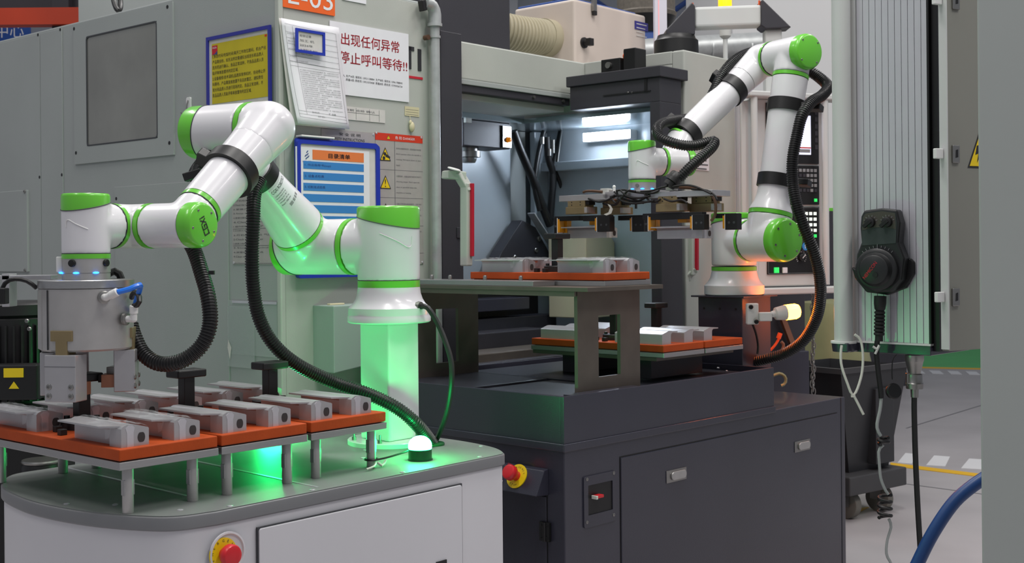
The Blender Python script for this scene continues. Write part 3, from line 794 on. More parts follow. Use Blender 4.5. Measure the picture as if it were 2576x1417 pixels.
# ------------------------------------------------------------------ round pneumatic gripper on the large arm
g = thing('round_gripper', 'round grey three-jaw gripper with blue air tubes above the first tray', 'gripper', (G1.x, G1.y, zg(703)), 0)
gz = lambda py: zg(py) - zg(703)
B().lathe((0, 0, gz(724)), ZD, [(0, .093), (.001, .0945), (gz(705) - gz(724), .0945), (gz(704) - gz(724), .0935), (-gz(724) - .0003, .093), (-gz(724) - .0003, 0)], 64).obj('top_plate', 'brushed', g)
hb = gz(878)
gbod = B().lathe((0, 0, hb), ZD, [(0, .088), (.004, .0925), (gz(725) - hb, .0925)], 64).obj('body', 'alu_milled', g)
# flat cut on the left of the body with a seam
va = V(-.86, -.5, 0); vt = V(.5, -.86, 0)
B().obox(va * .084 + V(0, 0, (hb + gz(725)) / 2), va * .0085, vt * .02, (0, 0, (gz(725) - hb) / 2 - .003)).obj('flat_cover', 'alu_milled', g, bev=.001)
B().box(-.052, -.08, hb + .004, -.0505, -.0745, gz(727)).obj('seam', 'groove', g)
# jaws: three T-slots with fingers
def jaw(ang, wide, top, bot, main):
    a = R(ang); n = V(cos(a), sin(a), 0); t = V(-sin(a), cos(a), 0)
    c0 = n * .0905
    j = B().prism([(-.0125, hb - .012), (.0125, hb - .012), (.0125, hb + .022), (.0235, hb + .022), (.0235, hb + .043), (-.0235, hb + .043), (-.0235, hb + .022), (-.0125, hb + .022)], c0 - n * .03, t, ZD, n * .034).obj('slide', 'khaki_metal' if main else 'steel', g, bev=.001)
    f = B().obox(n * .078 + V(0, 0, (top + bot) / 2), n * .021, t * wide, (0, 0, (top - bot) / 2)).obj('finger', 'alu', g, bev=.0015)
    B().obox(n * .0993 + V(0, 0, top - .023), n * .0002, t * wide, (0, 0, .0004)).obj('finger_seam', 'groove', f)
    if main:
        for sx in (-.024, .024):
            for dz in (.012, .03):
                screw(f, n * .0988 + t * sx + V(0, 0, bot + dz), n, .006, .0025, 'steel')
        B().obox(n * .045 + V(0, 0, bot + .022), n * .014, t * wide * .8, (0, 0, .013)).obj('jaw_pad', 'copper_face', f, bev=.001)
    return f
zt_, zb_ = gz(884), gz(998)
jaw(-102, .034, zt_, zb_, True)
jaw(8, .026, gz(880), gz(985), True)
jaw(128, .024, gz(884), gz(985), False)
B().obox(V(-.070, -.028, (gz(882) + gz(988)) / 2), V(.013, .004, 0), V(-.006, .02, 0), (0, 0, (gz(882) - gz(988)) / 2)).obj('finger', 'alu', g, bev=.0015)
B().obox(V(.052, .03, gz(950)), V(.016, 0, 0), V(0, .02, 0), (0, 0, .02)).obj('inner_block', 'steel', g, bev=.001)
B().obox(V(.045, .0, gz(952)), V(.02, 0, 0), V(0, .01, 0), (0, 0, .008)).obj('rubber_stop', 'black', g, bev=.001)
# air fittings and tubes
def fitting(p, n, up, tube_pts, m, rr=.0055):
    p, n, up = Vector(p), Vector(n).normalized(), Vector(up).normalized()
    b = B().lathe(p - n * .004, n, [(0, .0125), (.006, .0125), (.007, .011), (.007, 0)], 20).obj('fitting_seat', 'steel', g)
    k = p + n * .018
    B().cyl(p, k, .007, n=16).sphere(k, .0072, 14, 10).cyl(k, k + up * .014, .007, n=16).lathe(k + up * .012, up, [(0, .0085), (.015, .0085), (.016, .0075), (.016, 0)], 18).obj('fitting', 'white_plastic', b)
    q = k + up * .027
    cable('air_tube', [q] + [Vector(t) for t in tube_pts], rr, m, g)
gp = lambda px, py, Y: P(px, py, Y) - V(G1.x, G1.y, zg(703))
fitting(gp(262, 748, 2.455), (.5, -.86, 0), (.85, -.2, .38), [gp(325, 728, 2.44), gp(350, 717, 2.45), gp(353, 724, 2.47), gp(342, 760, 2.5), gp(335, 790, 2.53)], 'blue_tube')
fitting(gp(317, 803, 2.49), (.95, -.3, 0), (.05, -.1, 1), [gp(349, 765, 2.47), gp(350, 745, 2.48), gp(342, 735, 2.49), gp(334, 740, 2.5), gp(330, 755, 2.52)], 'hose_black')
cable('sensor_cable', [gp(265, 697, 2.6), gp(285, 682, 2.61), gp(303, 693, 2.61), gp(306, 715, 2.61)], .008, 'black', g)
# bracket reaching to the left with its cable
B().obox(gp(70, 698, 2.56), V(.055, 0, 0), V(0, .02, 0), V(0, 0, .0045)).obj('side_bracket', 'alu', g, bev=.001)
B().obox(gp(24, 730, 2.56), V(.008, 0, 0), V(0, .02, 0), V(0, 0, .034)).obj('bracket_leg', 'alu', g, bev=.001)
cable('sensor_cable', [gp(92, 725, 2.5), gp(70, 708, 2.49), gp(40, 702, 2.49), (gp(15, 710, 2.49)), gp(3, 735, 2.49), gp(2, 760, 2.49)], .0045, 'black', g)
B().obox(gp(4, 745, 2.47), V(.011, 0, 0), V(0, .012, 0), V(0, 0, .016)).obj('sensor_block', 'black', g, bev=.002)

# ------------------------------------------------------------------ black motor standing behind the cart end
mo = thing('electric_motor', 'black finned electric motor with yellow warning labels at the cart end', 'motor', (P(40, 1000, 3.35).x, 3.35, 0))
mz = lambda py: P(40, py, 3.35).z
B().lathe((0, 0, mz(1010)), ZD, [(0, .1), (.02, .105), (mz(800) - mz(1010), .105), (mz(795) - mz(1010), .1), (mz(790) - mz(1010), .108), (mz(765) - mz(1010), .106), (mz(758) - mz(1010), .095), (mz(757) - mz(1010), 0)], 40).obj('housing', 'black', mo)
fin = B().box(.100, -.0025, mz(1000), .116, .0025, mz(815)).mesh('fin', 'black')
for k in range(36):
    o = bpy.data.objects.new('fin', fin); COL.objects.link(o); o.parent = mo; o.rotation_euler = (0, 0, 2 * pi * k / 36)
tb = B().box(-.02, -.16, mz(990), .12, -.1, mz(905)).obj('terminal_box', 'black', mo, bev=.004)
B().box(.034, -.162, mz(935), .085, -.1595, mz(913)).obj('warning_label', 'warn_yellow', tb)
B().prism([(.047, mz(962)), (.073, mz(962)), (.06, mz(945))], (0, -.1605, 0), XD, ZD, (0, -.0015, 0)).obj('warning_triangle', 'warn_yellow', tb)
B().box(-.12, -.12, 0, .12, .12, mz(1010)).obj('pedestal', 'black', mo, bev=.01)
for px, py in ((68, 808), (68, 964), (74, 828)):
    screw(mo, P(px, py, 3.23) - V(P(40, 1000, 3.35).x, 3.35, 0), (0, -1, 0), .006, .004, 'steel')
cn = thing('oil_canister', 'small black canister with chrome rim behind the rounded cart end', 'canister', (P(105, 1175, 3.15).x, 3.15, 0))
cz = P(105, 1152, 3.15).z
B().lathe((0, 0, 0), ZD, [(0, .05), (cz - .02, .05), (cz - .012, .046)], 28).obj('can', 'black', cn)
B().lathe((0, 0, cz - .012), ZD, [(0, .048), (.004, .05), (.008, .048), (.01, 0)], 28).obj('rim', 'steel', cn)
# ------------------------------------------------------------------ charcoal machine table
TZ, LZ = .85, .708
tb_ = thing('machine_table', 'charcoal steel machine table with doors, latches and a stop button', 'machine table', (0, 0, 0), fr=TAB)
RT, RL, DP = 1.06, 1.535, .84
cb_ = B().prism([(0, 0), (RL, 0), (RL, .42), (RT, .42), (RT, DP), (0, DP)], (0, 0, .06), XD, YD, (0, 0, LZ - .06)).obj('cabinet', 'charcoal', tb_, bev=.003)
B().prism([(.03, .03), (RL - .03, .03), (RL - .03, .39), (RT - .03, .39), (RT - .03, DP - .03), (.03, DP - .03)], (0, 0, 0), XD, YD, (0, 0, .06)).obj('plinth', 'black', tb_)
# raised pan: four walls and a sunk bed
pan = B().box(0, 0, LZ, RT, .012, TZ).obj('pan_wall', 'charcoal', tb_, bev=.0015)
B().box(0, .012, LZ, .012, DP, TZ).obj('pan_wall', 'charcoal', tb_, bev=.0015)
B().box(RT - .012, .012, LZ, RT, DP, TZ).obj('pan_wall', 'charcoal', tb_, bev=.0015)
B().box(.012, DP - .012, LZ, RT - .012, DP, TZ).obj('pan_wall', 'charcoal', tb_, bev=.0015)
B().box(.012, .012, LZ, RT - .012, DP - .012, TZ - .022).obj('pan_bed', 'black', tb_)
B().box(-.006, -.006, LZ - .008, RT + .002, 0, LZ + .014).obj('seam_rib', 'charcoal', tb_, bev=.004, seg=3)
B().box(-.006, -.002, LZ - .008, 0, DP, LZ + .014).obj('seam_rib', 'charcoal', tb_, bev=.004, seg=3)
# covers lying in the pan
for x0, y0, x1, y1, z in ((.03, .03, .40, .40, TZ - .014), (.03, .42, .40, .8, TZ - .01), (.42, .03, 1.03, .30, TZ - .018), (.42, .32, 1.03, .8, TZ - .012)):
    B().box(x0, y0, TZ - .022, x1, y1, z).obj('pan_cover', 'charcoal_top', tb_, bev=.001)
B().box(.05, .012, TZ - .006, .05 + .3, .045, TZ - .001).obj('rail', 'charcoal', tb_, bev=.001)
for x, y in ((.03, .06), (.03, .12), (.03, .22), (.03, .4), (.03, .56), (1.03, .2), (1.03, .32), (.9, .05), (.96, .12)):
    screw(tb_, (x, y, TZ - .009 if x < .1 else TZ - .012), ZD, .005, .003, 'alu_bright')
# front doors (long side), latches, isolator recess
fx = lambda px, py: TAB.hit(px, py, y=0)
dA = fx(1560, 1150); dB = fx(2104, 1042)
zd = (dA.z + dB.z) / 2
B().box(dA.x - .004, -.0004, .1, dB.x + .004, .004, zd + .004).obj('door_gap', 'black', tb_)
dr = B().box(dA.x, -.004, .1, dB.x, .006, zd).obj('cabinet_door', 'charcoal', tb_, bev=.002)
def latch(px, py):
    c = fx(px, py)
    l_ = B().box(c.x - .05, -.007, c.z - .0185, c.x + .05, -.004, c.z + .0185).obj('latch', 'steel', dr, bev=.002)
    B().prism(rrect(c.x - .03, c.z - .0125, c.x + .043, c.z + .0125, .0115, 5), (0, -.007, 0), XD, ZD, (0, -.006, 0)).obj('latch_paddle', 'alu_milled', dr, bev=.002)
latch(1698, 1195); latch(2015, 1121)
i0 = fx(1466, 1190); i1 = fx(1546, 1318); zz0 = (fx(1466, 1330).z + fx(1546, 1310).z) / 2; zz1 = (fx(1466, 1200).z + fx(1546, 1184).z) / 2
x0, x1 = i0.x, fx(1546, 1184).x
bz = B().frame(rrect(x0, zz0, x1, zz1, .006, 2), rrect(x0 + .018, zz0 + .033, x1 - .014, zz1 - .026, .002, 2), (0, 0, 0), XD, ZD, (0, -.004, 0)).obj('isolator_bezel', 'charcoal', tb_)
recalc(bz)
B().box(x0 + .018, -.0012, zz0 + .033, x1 - .014, -.0004, zz1 - .026).obj('isolator_recess', 'black', tb_)
ih = fx(1495, 1248)
B().box(ih.x - .012, -.02, ih.z - .004, ih.x + .018, -.002, ih.z + .004).obj('isolator_lever', 'estop_red', tb_, bev=.001)
B().box(ih.x - .015, -.021, ih.z - .006, ih.x - .008, -.002, ih.z + .004).obj('isolator_tip', 'cable_white', tb_, bev=.001)
for px, py in ((1474, 1206), (1541, 1190), (1474, 1314), (1541, 1295)):
    c = fx(px, py); screw(tb_, (c.x, -.004, c.z), (0, -1, 0), .005, .002, 'steel')
# end face (towards the cart): sloped operator panel, door, hinge
sx = lambda px, py: TAB.hit(px, py, x=0)
p0 = sx(1380, 1180); p1 = sx(1237, 1155); q0 = sx(1380, 1243)
yA, yB = p0.y, sx(1150, 1140).y
zT, zB = p0.z, q0.z
op = B().prism([(0, zT), (0, zB - .004), (-.052, zB), (-.018, zT - .003)], (0, yA, 0), XD, ZD, (0, yB - yA, 0)).obj('operator_panel', 'charcoal', tb_, bev=.002)
dirp = V(.034, 0, zT - .003 - zB).normalized(); npn = V(-dirp.z, 0, dirp.x)
def on_op(px, py):
    h = TAB.hit(px, py, x=-.035); return V(-.035, h.y, h.z)
def op_pt(px, py, lift=0.0):
    o = TAB.mi @ V(0, 0, CAMZ); d = TAB.mi.to_3x3() @ ray(px, py); pt = V(-.052, 0, zB); t = (pt - o).dot(npn) / d.dot(npn)
    return o + d * t + npn * lift
ec = op_pt(1301, 1199)
ep = B().lathe(ec, npn, [(0, .0345), (.003, .0345), (.003, 0)], 36).obj('stop_plate', 'estop_yellow', op)
tt = B()
for s_t, a0 in (('EMERGENCY', 160), ('STOP', 300)):
    for i, ch in enumerate(s_t):
        a = R(a0 - i * 17) if a0 < 200 else R(a0 - 60 + i * 17)
        up = dirp; rt = V(0, -1, 0)
        rad = rt * cos(a) + up * sin(a); tan = rt * sin(a) - up * cos(a)
        if a0 > 200: rad_t, tan = -rad, -tan
        else: rad_t = rad
        text_into(tt, ch, ec + rad * .0255 - tan * .0022 - rad_t * .0022 + npn * .003, tan, rad_t, h=.0048, lift=.0004)
tt.obj('lettering', 'ink', ep)
B().lathe(ec + npn * .003, npn, [(0, .0135), (.018, .0135), (.018, .019), (.022, .0215), (.036, .0215), (.04, .019), (.0415, .014), (.041, 0)], 32).obj('stop_knob', 'estop_red', ep)
sw = op_pt(1250, 1193)
swo = B().lathe(sw, npn, [(0, .0165), (.008, .0165), (.009, .015), (.009, 0)], 28).obj('selector_switch', 'black', op)
B().obox(sw + npn * .015, V(0, .006, 0) + dirp * -.006, (V(0, .014, 0) + dirp * .013), npn * .007).obj('selector_lever', 'black', swo, bev=.002)
tg = op_pt(1255, 1213)
tgo = B().obox(tg + npn * .0005, V(0, .013, 0), dirp * .0065, npn * .0006).obj('switch_tag', 'paper', op)
text('lettering', '启动停', tgo, 'ink', tg - V(0, -.011, 0) - dirp * .004 + npn * .0012, V(0, -1, 0), dirp, h=.0075, w=.022, lift=.0003)
hw1 = op_pt(1246, 1174); hw2 = op_pt(1275, 1174)
text('handwriting', '分', op, 'ink_red', hw1, V(0, -1, 0), dirp, h=.011, lift=.0005)
text('handwriting', '钥', op, 'ink_red', hw2, V(0, -1, 0), dirp, h=.011, lift=.0005)
dz1 = sx(1379, 1247)
B().box(-.0004, dz1.y + .002, .1, .004, DP - .04, dz1.z).obj('door_gap', 'black', tb_)
d2_ = B().box(-.003, dz1.y + .006, .1, .005, DP - .044, dz1.z - .004).obj('end_door', 'charcoal', tb_, bev=.0015)
hgc = sx(1375, 1337)
hg = B().box(-.01, hgc.y - .018, hgc.z - .026, -.002, hgc.y - .001, hgc.z + .026).box(-.01, hgc.y + .001, hgc.z - .026, -.002, hgc.y + .018, hgc.z + .026).cyl((-.009, hgc.y, hgc.z - .026), (-.009, hgc.y, hgc.z + .026), .0055, n=12).obj('hinge', 'black', tb_)
for dy in (-.01, .01):
    for dz in (-.017, .017): screw(tb_, (-.01, hgc.y + dy, hgc.z + dz), (-1, 0, 0), .0035, .0015, 'black')
B().box(RL - .03, -.0015, .1, RL - .026, .002, LZ).obj('corner_seam', 'groove', tb_)

# ------------------------------------------------------------------ bridge stand
BZ = 1.136
br = thing('bridge_stand', 'brown-grey steel bridge stand with cut-out legs on the charcoal table', 'stand', (0, 0, 0), fr=TAB)
bx0, bx1, by0, by1 = .13, .415, .06, .755
B().box(bx0 - .015, by0 - .05, BZ - .006, bx1 + .05, by1 + .03, BZ + .006).obj('top_sheet', 'bridge_steel', br, bev=.001)
B().box(bx0 - .012, by0 - .0, BZ - .02, bx0 - .004, by1 + .0, BZ - .006).obj('side_lip', 'bridge_steel', br)
for y in (by0, by1 - .012):
    lg_ = B().frame(rect(bx0, TZ - .012, bx1, BZ - .006), rrect(bx0 + .092, TZ + .035, bx0 + .19, BZ - .078, .004, 1)[:0] or rect(bx0 + .092, TZ + .032, bx0 + .192, BZ - .078), (0, y, 0), XD, ZD, (0, .012, 0)).obj('leg_plate', 'bridge_steel', br)
    recalc(lg_)
# milled plate under the upper tray with dowel pins
fp = thing('fixture_plate', 'bare aluminium fixture plate lying on the bridge stand', 'plate', (0, 0, 0), fr=TAB)
FZ = BZ + .0062
B().box(.12, .22, FZ, .215, .77, FZ + .015).obj('plate', 'brushed', fp, bev=.001)
pz = FZ + .015
for y in (.31, .46, .615, .70):
    B().lathe((.165, y, pz), ZD, [(0, .006), (.011, .006), (.014, .0045), (.0155, 0)], 16).obj('dowel', 'steel', fp)
tu = tray(TAB, .222, .035, FZ, 'orange tray on the upper shelf of the bridge stand', 'orange trays on the machine table', tall=.118)
for row in range(2):
    for col in range(2):
        place_block(TAB, .222 + (.014 if col == 0 else .126), .035 + (.018 if row == 0 else .335), FZ + .038, 'aluminium profile on the bridge stand tray, %s' % ('near end, wing facing the dowel pins', 'near end, wing facing its neighbour', 'far end, wing facing the dowel pins', 'far end, wing facing its neighbour')[row * 2 + col], 'aluminium profiles on the bridge stand', film=(row + col) % 2)
# lower trays on a carrier
cr = thing('tray_carrier', 'steel carrier plate on two feet below the lower trays', 'carrier', (0, 0, 0), fr=TAB)
CZ = .915
B().box(.53, .085, CZ - .012, .95, .6, CZ - .0003).obj('carrier_plate', 'bridge_steel', cr, bev=.001)
for y in (.16, .47):
    B().box(.6, y, TZ - .012, .88, y + .06, CZ - .012).obj('foot', 'cnc_dark', cr, bev=.002)
for k, x in enumerate((.527, .749)):
    tray(TAB, x, .056, CZ, 'orange lower tray on the charcoal table, %s' % ('beside the bridge leg', 'towards the small robot base')[k], 'orange trays on the machine table', tall=.112)
    for row in range(2):
        for col in range(2):
            if k == 1 and col == 1: continue
            place_block(TAB, x + (.075 if col == 0 else .19), .056 + (.203 if row == 0 else .52), CZ + .038, 'aluminium profile on the lower tray %s, %s row, %s' % (('by the bridge leg', 'by the robot base')[k], ('near', 'far')[row], ('bridge side', 'robot side')[col]), 'aluminium profiles on the lower trays', flip=True)
# ------------------------------------------------------------------ second robot on its pedestal behind the table
B2 = TAB.w(1.155, .215, 0); b2x, b2y = B2.x, B2.y
ped = thing('robot_pedestal', 'charcoal square pedestal with flange under the small robot', 'pedestal', (b2x, b2y, LZ), TAB.a)
zf = P(1845, 742, b2y).z - LZ
hs = .09
B().box(-hs, -hs, 0, hs, hs, zf - .006).obj('post', 'charcoal', ped, bev=.002)
B().box(-hs - .018, -hs - .018, zf - .006, hs + .018, hs + .018, zf).obj('flange', 'charcoal', ped, bev=.001)
for x in (-.05, 0, .05):
    B().lathe((-hs - .0002, x * 1.3 - .0, zf - .045), (-1, 0, 0), [(0, .0045), (.0006, .0045), (.0006, 0)], 12).obj('hole', 'black', ped)
O2 = V(b2x, b2y, LZ + zf)
r2 = thing('robot_manipulator', 'second white and green robot arm raised high beside the machining chamber', 'robot arm', O2)
def L2(p): return Vector(p) - O2
def z2(py): return P(1845, py, b2y).z
d2 = V(.495, -.87, 0).normalized(); e2 = V(.87, .495, 0).normalized()
q0 = O2.z
B().lathe((0, 0, .0002), ZD, [(0, .100), (.003, .104), (z2(718) - q0, .104), (z2(715) - q0, .1), (z2(708) - q0, .091), (z2(698) - q0, .083), (z2(682) - q0, .078)], 56).obj('base', 'robot_white', r2)
ring(r2, L2((b2x, b2y, z2(676))), ZD, .0782, .013)
Sb = V(b2x, b2y, z2(606))
zt2 = z2(536)
housing('shoulder_housing', r2, [(L2((b2x, b2y, z2(669))), L2((b2x, b2y, zt2 - .012)), .078, .078), (L2(Sb), L2(Sb + d2 * .085), .0725, .072)])
slant_cap('shoulder_cap', r2, L2((b2x, b2y, zt2)), ZD, -d2, .0787, .02, .045)
ring(r2, L2(Sb + d2 * .09), d2, .0728, .012)
S2b = Sb + d2 * .17
kk = .129
Eb = V(S2b.x + .87 * kk, S2b.y + .495 * kk, P(1995, 137, S2b.y + .495 * kk).z)
a2 = (Eb - S2b).normalized(); LB = (Eb - S2b).length
housing('upper_arm_joint', r2, [(L2(Sb + d2 * .096), L2(S2b + d2 * .068), .0728, .0728), (L2(S2b), L2(S2b + a2 * .085), .0735, .0735)])
round_cap('upper_arm_cap', r2, L2(S2b + d2 * .068), d2, .0738, .036, n=6, inner=.74, a0=.3)
ring(r2, L2(S2b + a2 * .091), a2, .0742, .013)
B().lathe(L2(S2b + a2 * .098), a2, [(0, .0735), (.012, .070), (.03, .061), (.055, .0555), (.09, .054), (.2, .0555), (.35, .058), (LB - .185, .0605)], 48).obj('upper_arm', 'robot_white', r2)
ring(r2, L2(Eb - a2 * .078), a2, .0617, .012)
housing('elbow_housing', r2, [(L2(Eb - d2 * .102), L2(Eb + d2 * .045), .0605, .0605), (L2(Eb), L2(Eb - a2 * .072), .06, .0605)])
round_cap('elbow_cap', r2, L2(Eb + d2 * .045), d2, .0615, .034, n=4, inner=.78, a0=.7)
ring(r2, L2(Eb - d2 * .108), d2, .0612, .010)
Fb = Eb - d2 * .168
Wb = V(Fb.x - .87 * .388, Fb.y - .495 * .388, P(1690, 368, Fb.y - .495 * .388).z)
fb = (Wb - Fb).normalized(); LFb = (Wb - Fb).length
housing('forearm_elbow', r2, [(L2(Fb + d2 * .055), L2(Fb), .0605, .06), (L2(Fb), L2(Fb + fb * .12), .06, .0525)], balls=[(L2(Fb), .0605)])
B().lathe(L2(Fb + fb * .11), fb, [(0, .0522), (.05, .0515), (LFb - .16, .0475)], 48).obj('forearm', 'robot_white', r2)
B().lathe(L2(Fb + fb * .112), fb, [(0, .05), (0, .0527), (.0012, .0527), (.0012, .05)], 48).obj('seam', 'groove', r2)
for s_, nm in ((.175, 'forearm_clamp'), (LFb - .07, 'forearm_clamp')):
    cl = band(nm, r2, L2(Fb + fb * s_) if s_ < .4 else L2(Fb + fb * s_), fb, .0505 if s_ < .4 else .048, .04, .006)
    n_ = V(-.75, .2, .65); n_ = (n_ - fb * n_.dot(fb)).normalized()
    B().obox(L2(Fb + fb * s_ + n_ * .068), n_ * .018, fb * .013, fb.cross(n_) * .026).obj('clamp_block', 'black', cl, bev=.003)
for s_, rr_ in ((LB - .185, .059), (.205, .0553)):
    cl = band('arm_clamp', r2, L2(S2b + a2 * s_), a2, rr_, .042, .0055)
    n_ = V(.85, -.5, 0); n_ = (n_ - a2 * n_.dot(a2)).normalized()
    B().obox(L2(S2b + a2 * s_ + n_ * (rr_ + .03)), n_ * .036, a2 * .011, a2.cross(n_) * .024).obj('clamp_block', 'black', cl, bev=.003)
C5b = P(1690, 408, 4.13); j5b = V(-.93, -.37, 0).normalized()
wr = .0465
housing('wrist_housing', r2, [(L2(Wb + fb * -.04), L2(C5b), .0475, .046), (L2(C5b - j5b * .045), L2(C5b + j5b * .03), wr, wr)], vox=.0036, balls=[(L2(C5b), .046)])
ring(r2, L2(Wb - fb * .035), fb, .0482, .009)
round_cap('wrist_cap', r2, L2(C5b - j5b * .045), -j5b, .0475, .03, n=4)
ring(r2, L2(C5b + j5b * .035), j5b, .0472, .009)
G2 = C5b + j5b * .1125
def zh(py): return P(1615, py, G2.y).z
J6b = housing('tool_joint', r2, [(L2(C5b + j5b * .04), L2(G2), wr, wr), (L2(V(G2.x, G2.y, zh(453))), L2(V(G2.x, G2.y, zh(362))), .0455, .0455)], vox=.0036)
slant_cap('tool_joint_cap', r2, L2(V(G2.x, G2.y, zh(355))), ZD, j5b, .0462, .016, .036)
mark_groove(J6b, L2(V(G2.x, G2.y, zh(412))), ZD, V(-.1, -1, 0), .0455, -.024)
ring(r2, L2(V(G2.x, G2.y, zh(457))), ZD, .046, .008)
tfb = B().cyl(L2(V(G2.x, G2.y, zh(480))), L2(V(G2.x, G2.y, zh(460))), .0455, n=40).obj('tool_flange', 'alu_milled', r2)
for a in (-140, -95, -50):
    c = L2(V(G2.x, G2.y, zh(476.5))) + V(cos(R(a)), sin(R(a)), 0) * .0455
    B().sphere(c, .003, 10, 8, (2.2, 2.2, .7)).obj('status_light', 'led_blue', tfb)
c = L2(V(G2.x, G2.y, zh(468))) + V(-.45, -.9, 0).normalized() * .045
B().cyl(c, c + V(-.45, -.9, 0) * .004, .006, n=12).obj('socket', 'steel', tfb)

# ---------------- conduits of robot 2
def cond(label, pts, r, at):
    t = thing('corrugated_conduit', label, 'conduit', at); hose('hose', [p - Vector(at) for p in pts], r, t, pitch=.0075); return t
cond('black corrugated conduit running down the outside of the raised robot arm', [P(2035, 178, 4.28), P(2062, 196, 4.26), P(2082, 218, 4.22), P(2068, 240, 4.16), P(2040, 258, 4.11), P(2018, 290, 4.08), P(2005, 340, 4.07), P(1994, 400, 4.06), P(1994, 455, 4.05), P(2003, 510, 4.03), P(2022, 570, 4.02), P(2046, 630, 4.03), P(2061, 690, 4.05), P(2064, 750, 4.08), P(2052, 805, 4.12), P(2022, 856, 4.16), P(1978, 888, 4.2), P(1930, 903, 4.23), P(1890, 912, 4.26)], .0195, (1.0, 4.1, 1.2))
cond('black corrugated conduit arched over the forearm of the raised robot', [P(1935, 130, 4.45), P(1905, 128, 4.42), P(1870, 138, 4.38), P(1838, 160, 4.34), P(1812, 195, 4.3), P(1795, 230, 4.28), P(1772, 268, 4.27), P(1735, 296, 4.25), P(1700, 302, 4.2), P(1672, 308, 4.14), P(1654, 322, 4.08), P(1660, 345, 4.03), P(1700, 362, 4.0), P(1745, 367, 4.0), P(1785, 357, 4.01), P(1797, 357, 4.0), P(1790, 372, 3.98), P(1762, 398, 3.96), P(1732, 425, 3.95), P(1708, 450, 3.95)], .0175, (.6, 4.1, 1.6))

# ------------------------------------------------------------------ double gripper of robot 2
gl = TAB.l(G2)
gg = thing('double_gripper', 'double parallel gripper with black fingers and amber pads holding two profiles', 'gripper', (gl.x, gl.y, zh(481)), fr=TAB)
GO = V(gl.x, gl.y, zh(481))
def gh(px, py, dx=0.0):
    h = TAB.hit(px, py, x=gl.x + dx); return h - GO
a_, b_ = gh(1545, 481), gh(1662, 481)
zpl = -.0003
def plate(p0, p1, py0, py1, x0, x1, nm='mount_plate'):
    A, Bq = gh(p0, py0), gh(p1, py0); th = abs(gh((p0 + p1) / 2, py0).z - gh((p0 + p1) / 2, py1).z)
    z = gh((p0 + p1) / 2, py0).z
    return B().box(x0, A.y, z - th, x1, Bq.y, z).obj(nm, 'alu', gg, bev=.0012)
plate(1545, 1662, 481, 500, -.05, .05)
plate(1430, 1552, 491, 506, -.05, .045)
plate(1652, 1815, 482, 497, -.05, .05)
B().box(-.05, gh(1600, 480).y, gh(1600, 482).z - .02, .05, gh(1545, 480).y + .01, gh(1600, 482).z - .008).obj('mount_plate', 'alu', gg, bev=.001)
def actuator(p0, p1, py0, pym, py1, dx):
    A, Bq = gh(p0, py0, dx), gh(p1, py0, dx); z0, z1_, z2_ = gh(p0, py0, dx).z, gh(p0, pym, dx).z, gh(p0, py1, dx).z
    o = B().box(dx - .02, A.y, z1_, dx + .03, Bq.y, z0).obj('actuator', 'khaki_metal', gg, bev=.0015)
    B().box(dx - .024, A.y + .006, z2_, dx + .034, Bq.y - .012, z1_).obj('actuator_jaw', 'khaki_metal', o, bev=.0015)
    B().box(dx - .014, Bq.y - .014, z1_ + .006, dx + .02, Bq.y - .0, z0 - .004).obj('sensor_head', 'black', o, bev=.001)
    B().box(dx - .0242, Bq.y - .0125, z2_ + .003, dx + .02, Bq.y - .001, z1_ - .002).obj('jaw_face', 'alu_milled', o, bev=.001)
    for k in (.25, .75):
        y = A.y + (Bq.y - A.y) * k
        for dz in (.006, (z0 - z1_) * .7):
            screw(o, (dx - .02, y, z0 - dz), (-1, 0, 0), .0022, .0006, 'black')
actuator(1437, 1480, 506, 522, 540, -.03)
actuator(1525, 1570, 506, 523, 541, .03)
actuator(1664, 1712, 494, 513, 534, -.03)
actuator(1748, 1798, 494, 513, 534, .03)
def bar(p0, p1, py0, py1, dx, w=.012):
    A, Bq = gh(p0, py0, dx), gh(p1, py1, dx)
    return B().box(dx - w, A.y, Bq.z, dx + w, Bq.y, A.z).obj('finger_bar', 'black', gg, bev=.001)
bar(1400, 1462, 545, 555, -.03); bar(1472, 1538, 543, 555, -.03); bar(1560, 1625, 543, 553, .03); bar(1622, 1772, 538, 550, -.03); bar(1800, 1858, 538, 548, .03)
def finger(p0, p1, py0, py1, dx, pad):
    A, Bq = gh(p0, py0, dx), gh(p1, py1, dx)
    f = B().box(dx - .014, A.y, Bq.z, dx + .014, Bq.y, A.z).obj('finger', 'black', gg, bev=.001)
    for k in (.33, .75):
        y = A.y + (Bq.y - A.y) * k; screw(f, (dx - .014, y, (A.z + Bq.z) / 2 - .003), (-1, 0, 0), .004, .0008, 'groove')
    w = gh(p0 + (-8 if pad < 0 else 8) + (0 if pad < 0 else (p1 - p0)), py0, dx).y
    y0 = A.y if pad < 0 else Bq.y
    B().box(dx - .013, y0, Bq.z + .004, dx + .013, y0 + (.010 if pad < 0 else -.010), A.z - .006).obj('amber_pad', 'amber_pad', f, bev=.001)
    B().box(dx - .014, y0 + (.002 if pad < 0 else -.002), Bq.z, dx + .014, y0, A.z - .002).obj('pad_carrier', 'white_plastic', f)
finger(1400, 1408, 548, 588, -.03, 1); finger(1508, 1540, 545, 583, -.03, -1)
finger(1596, 1626, 545, 583, .03, -1); finger(1628, 1636, 542, 582, -.03, 1)
finger(1748, 1778, 540, 578, -.03, -1); finger(1830, 1860, 538, 578, .03, -1)
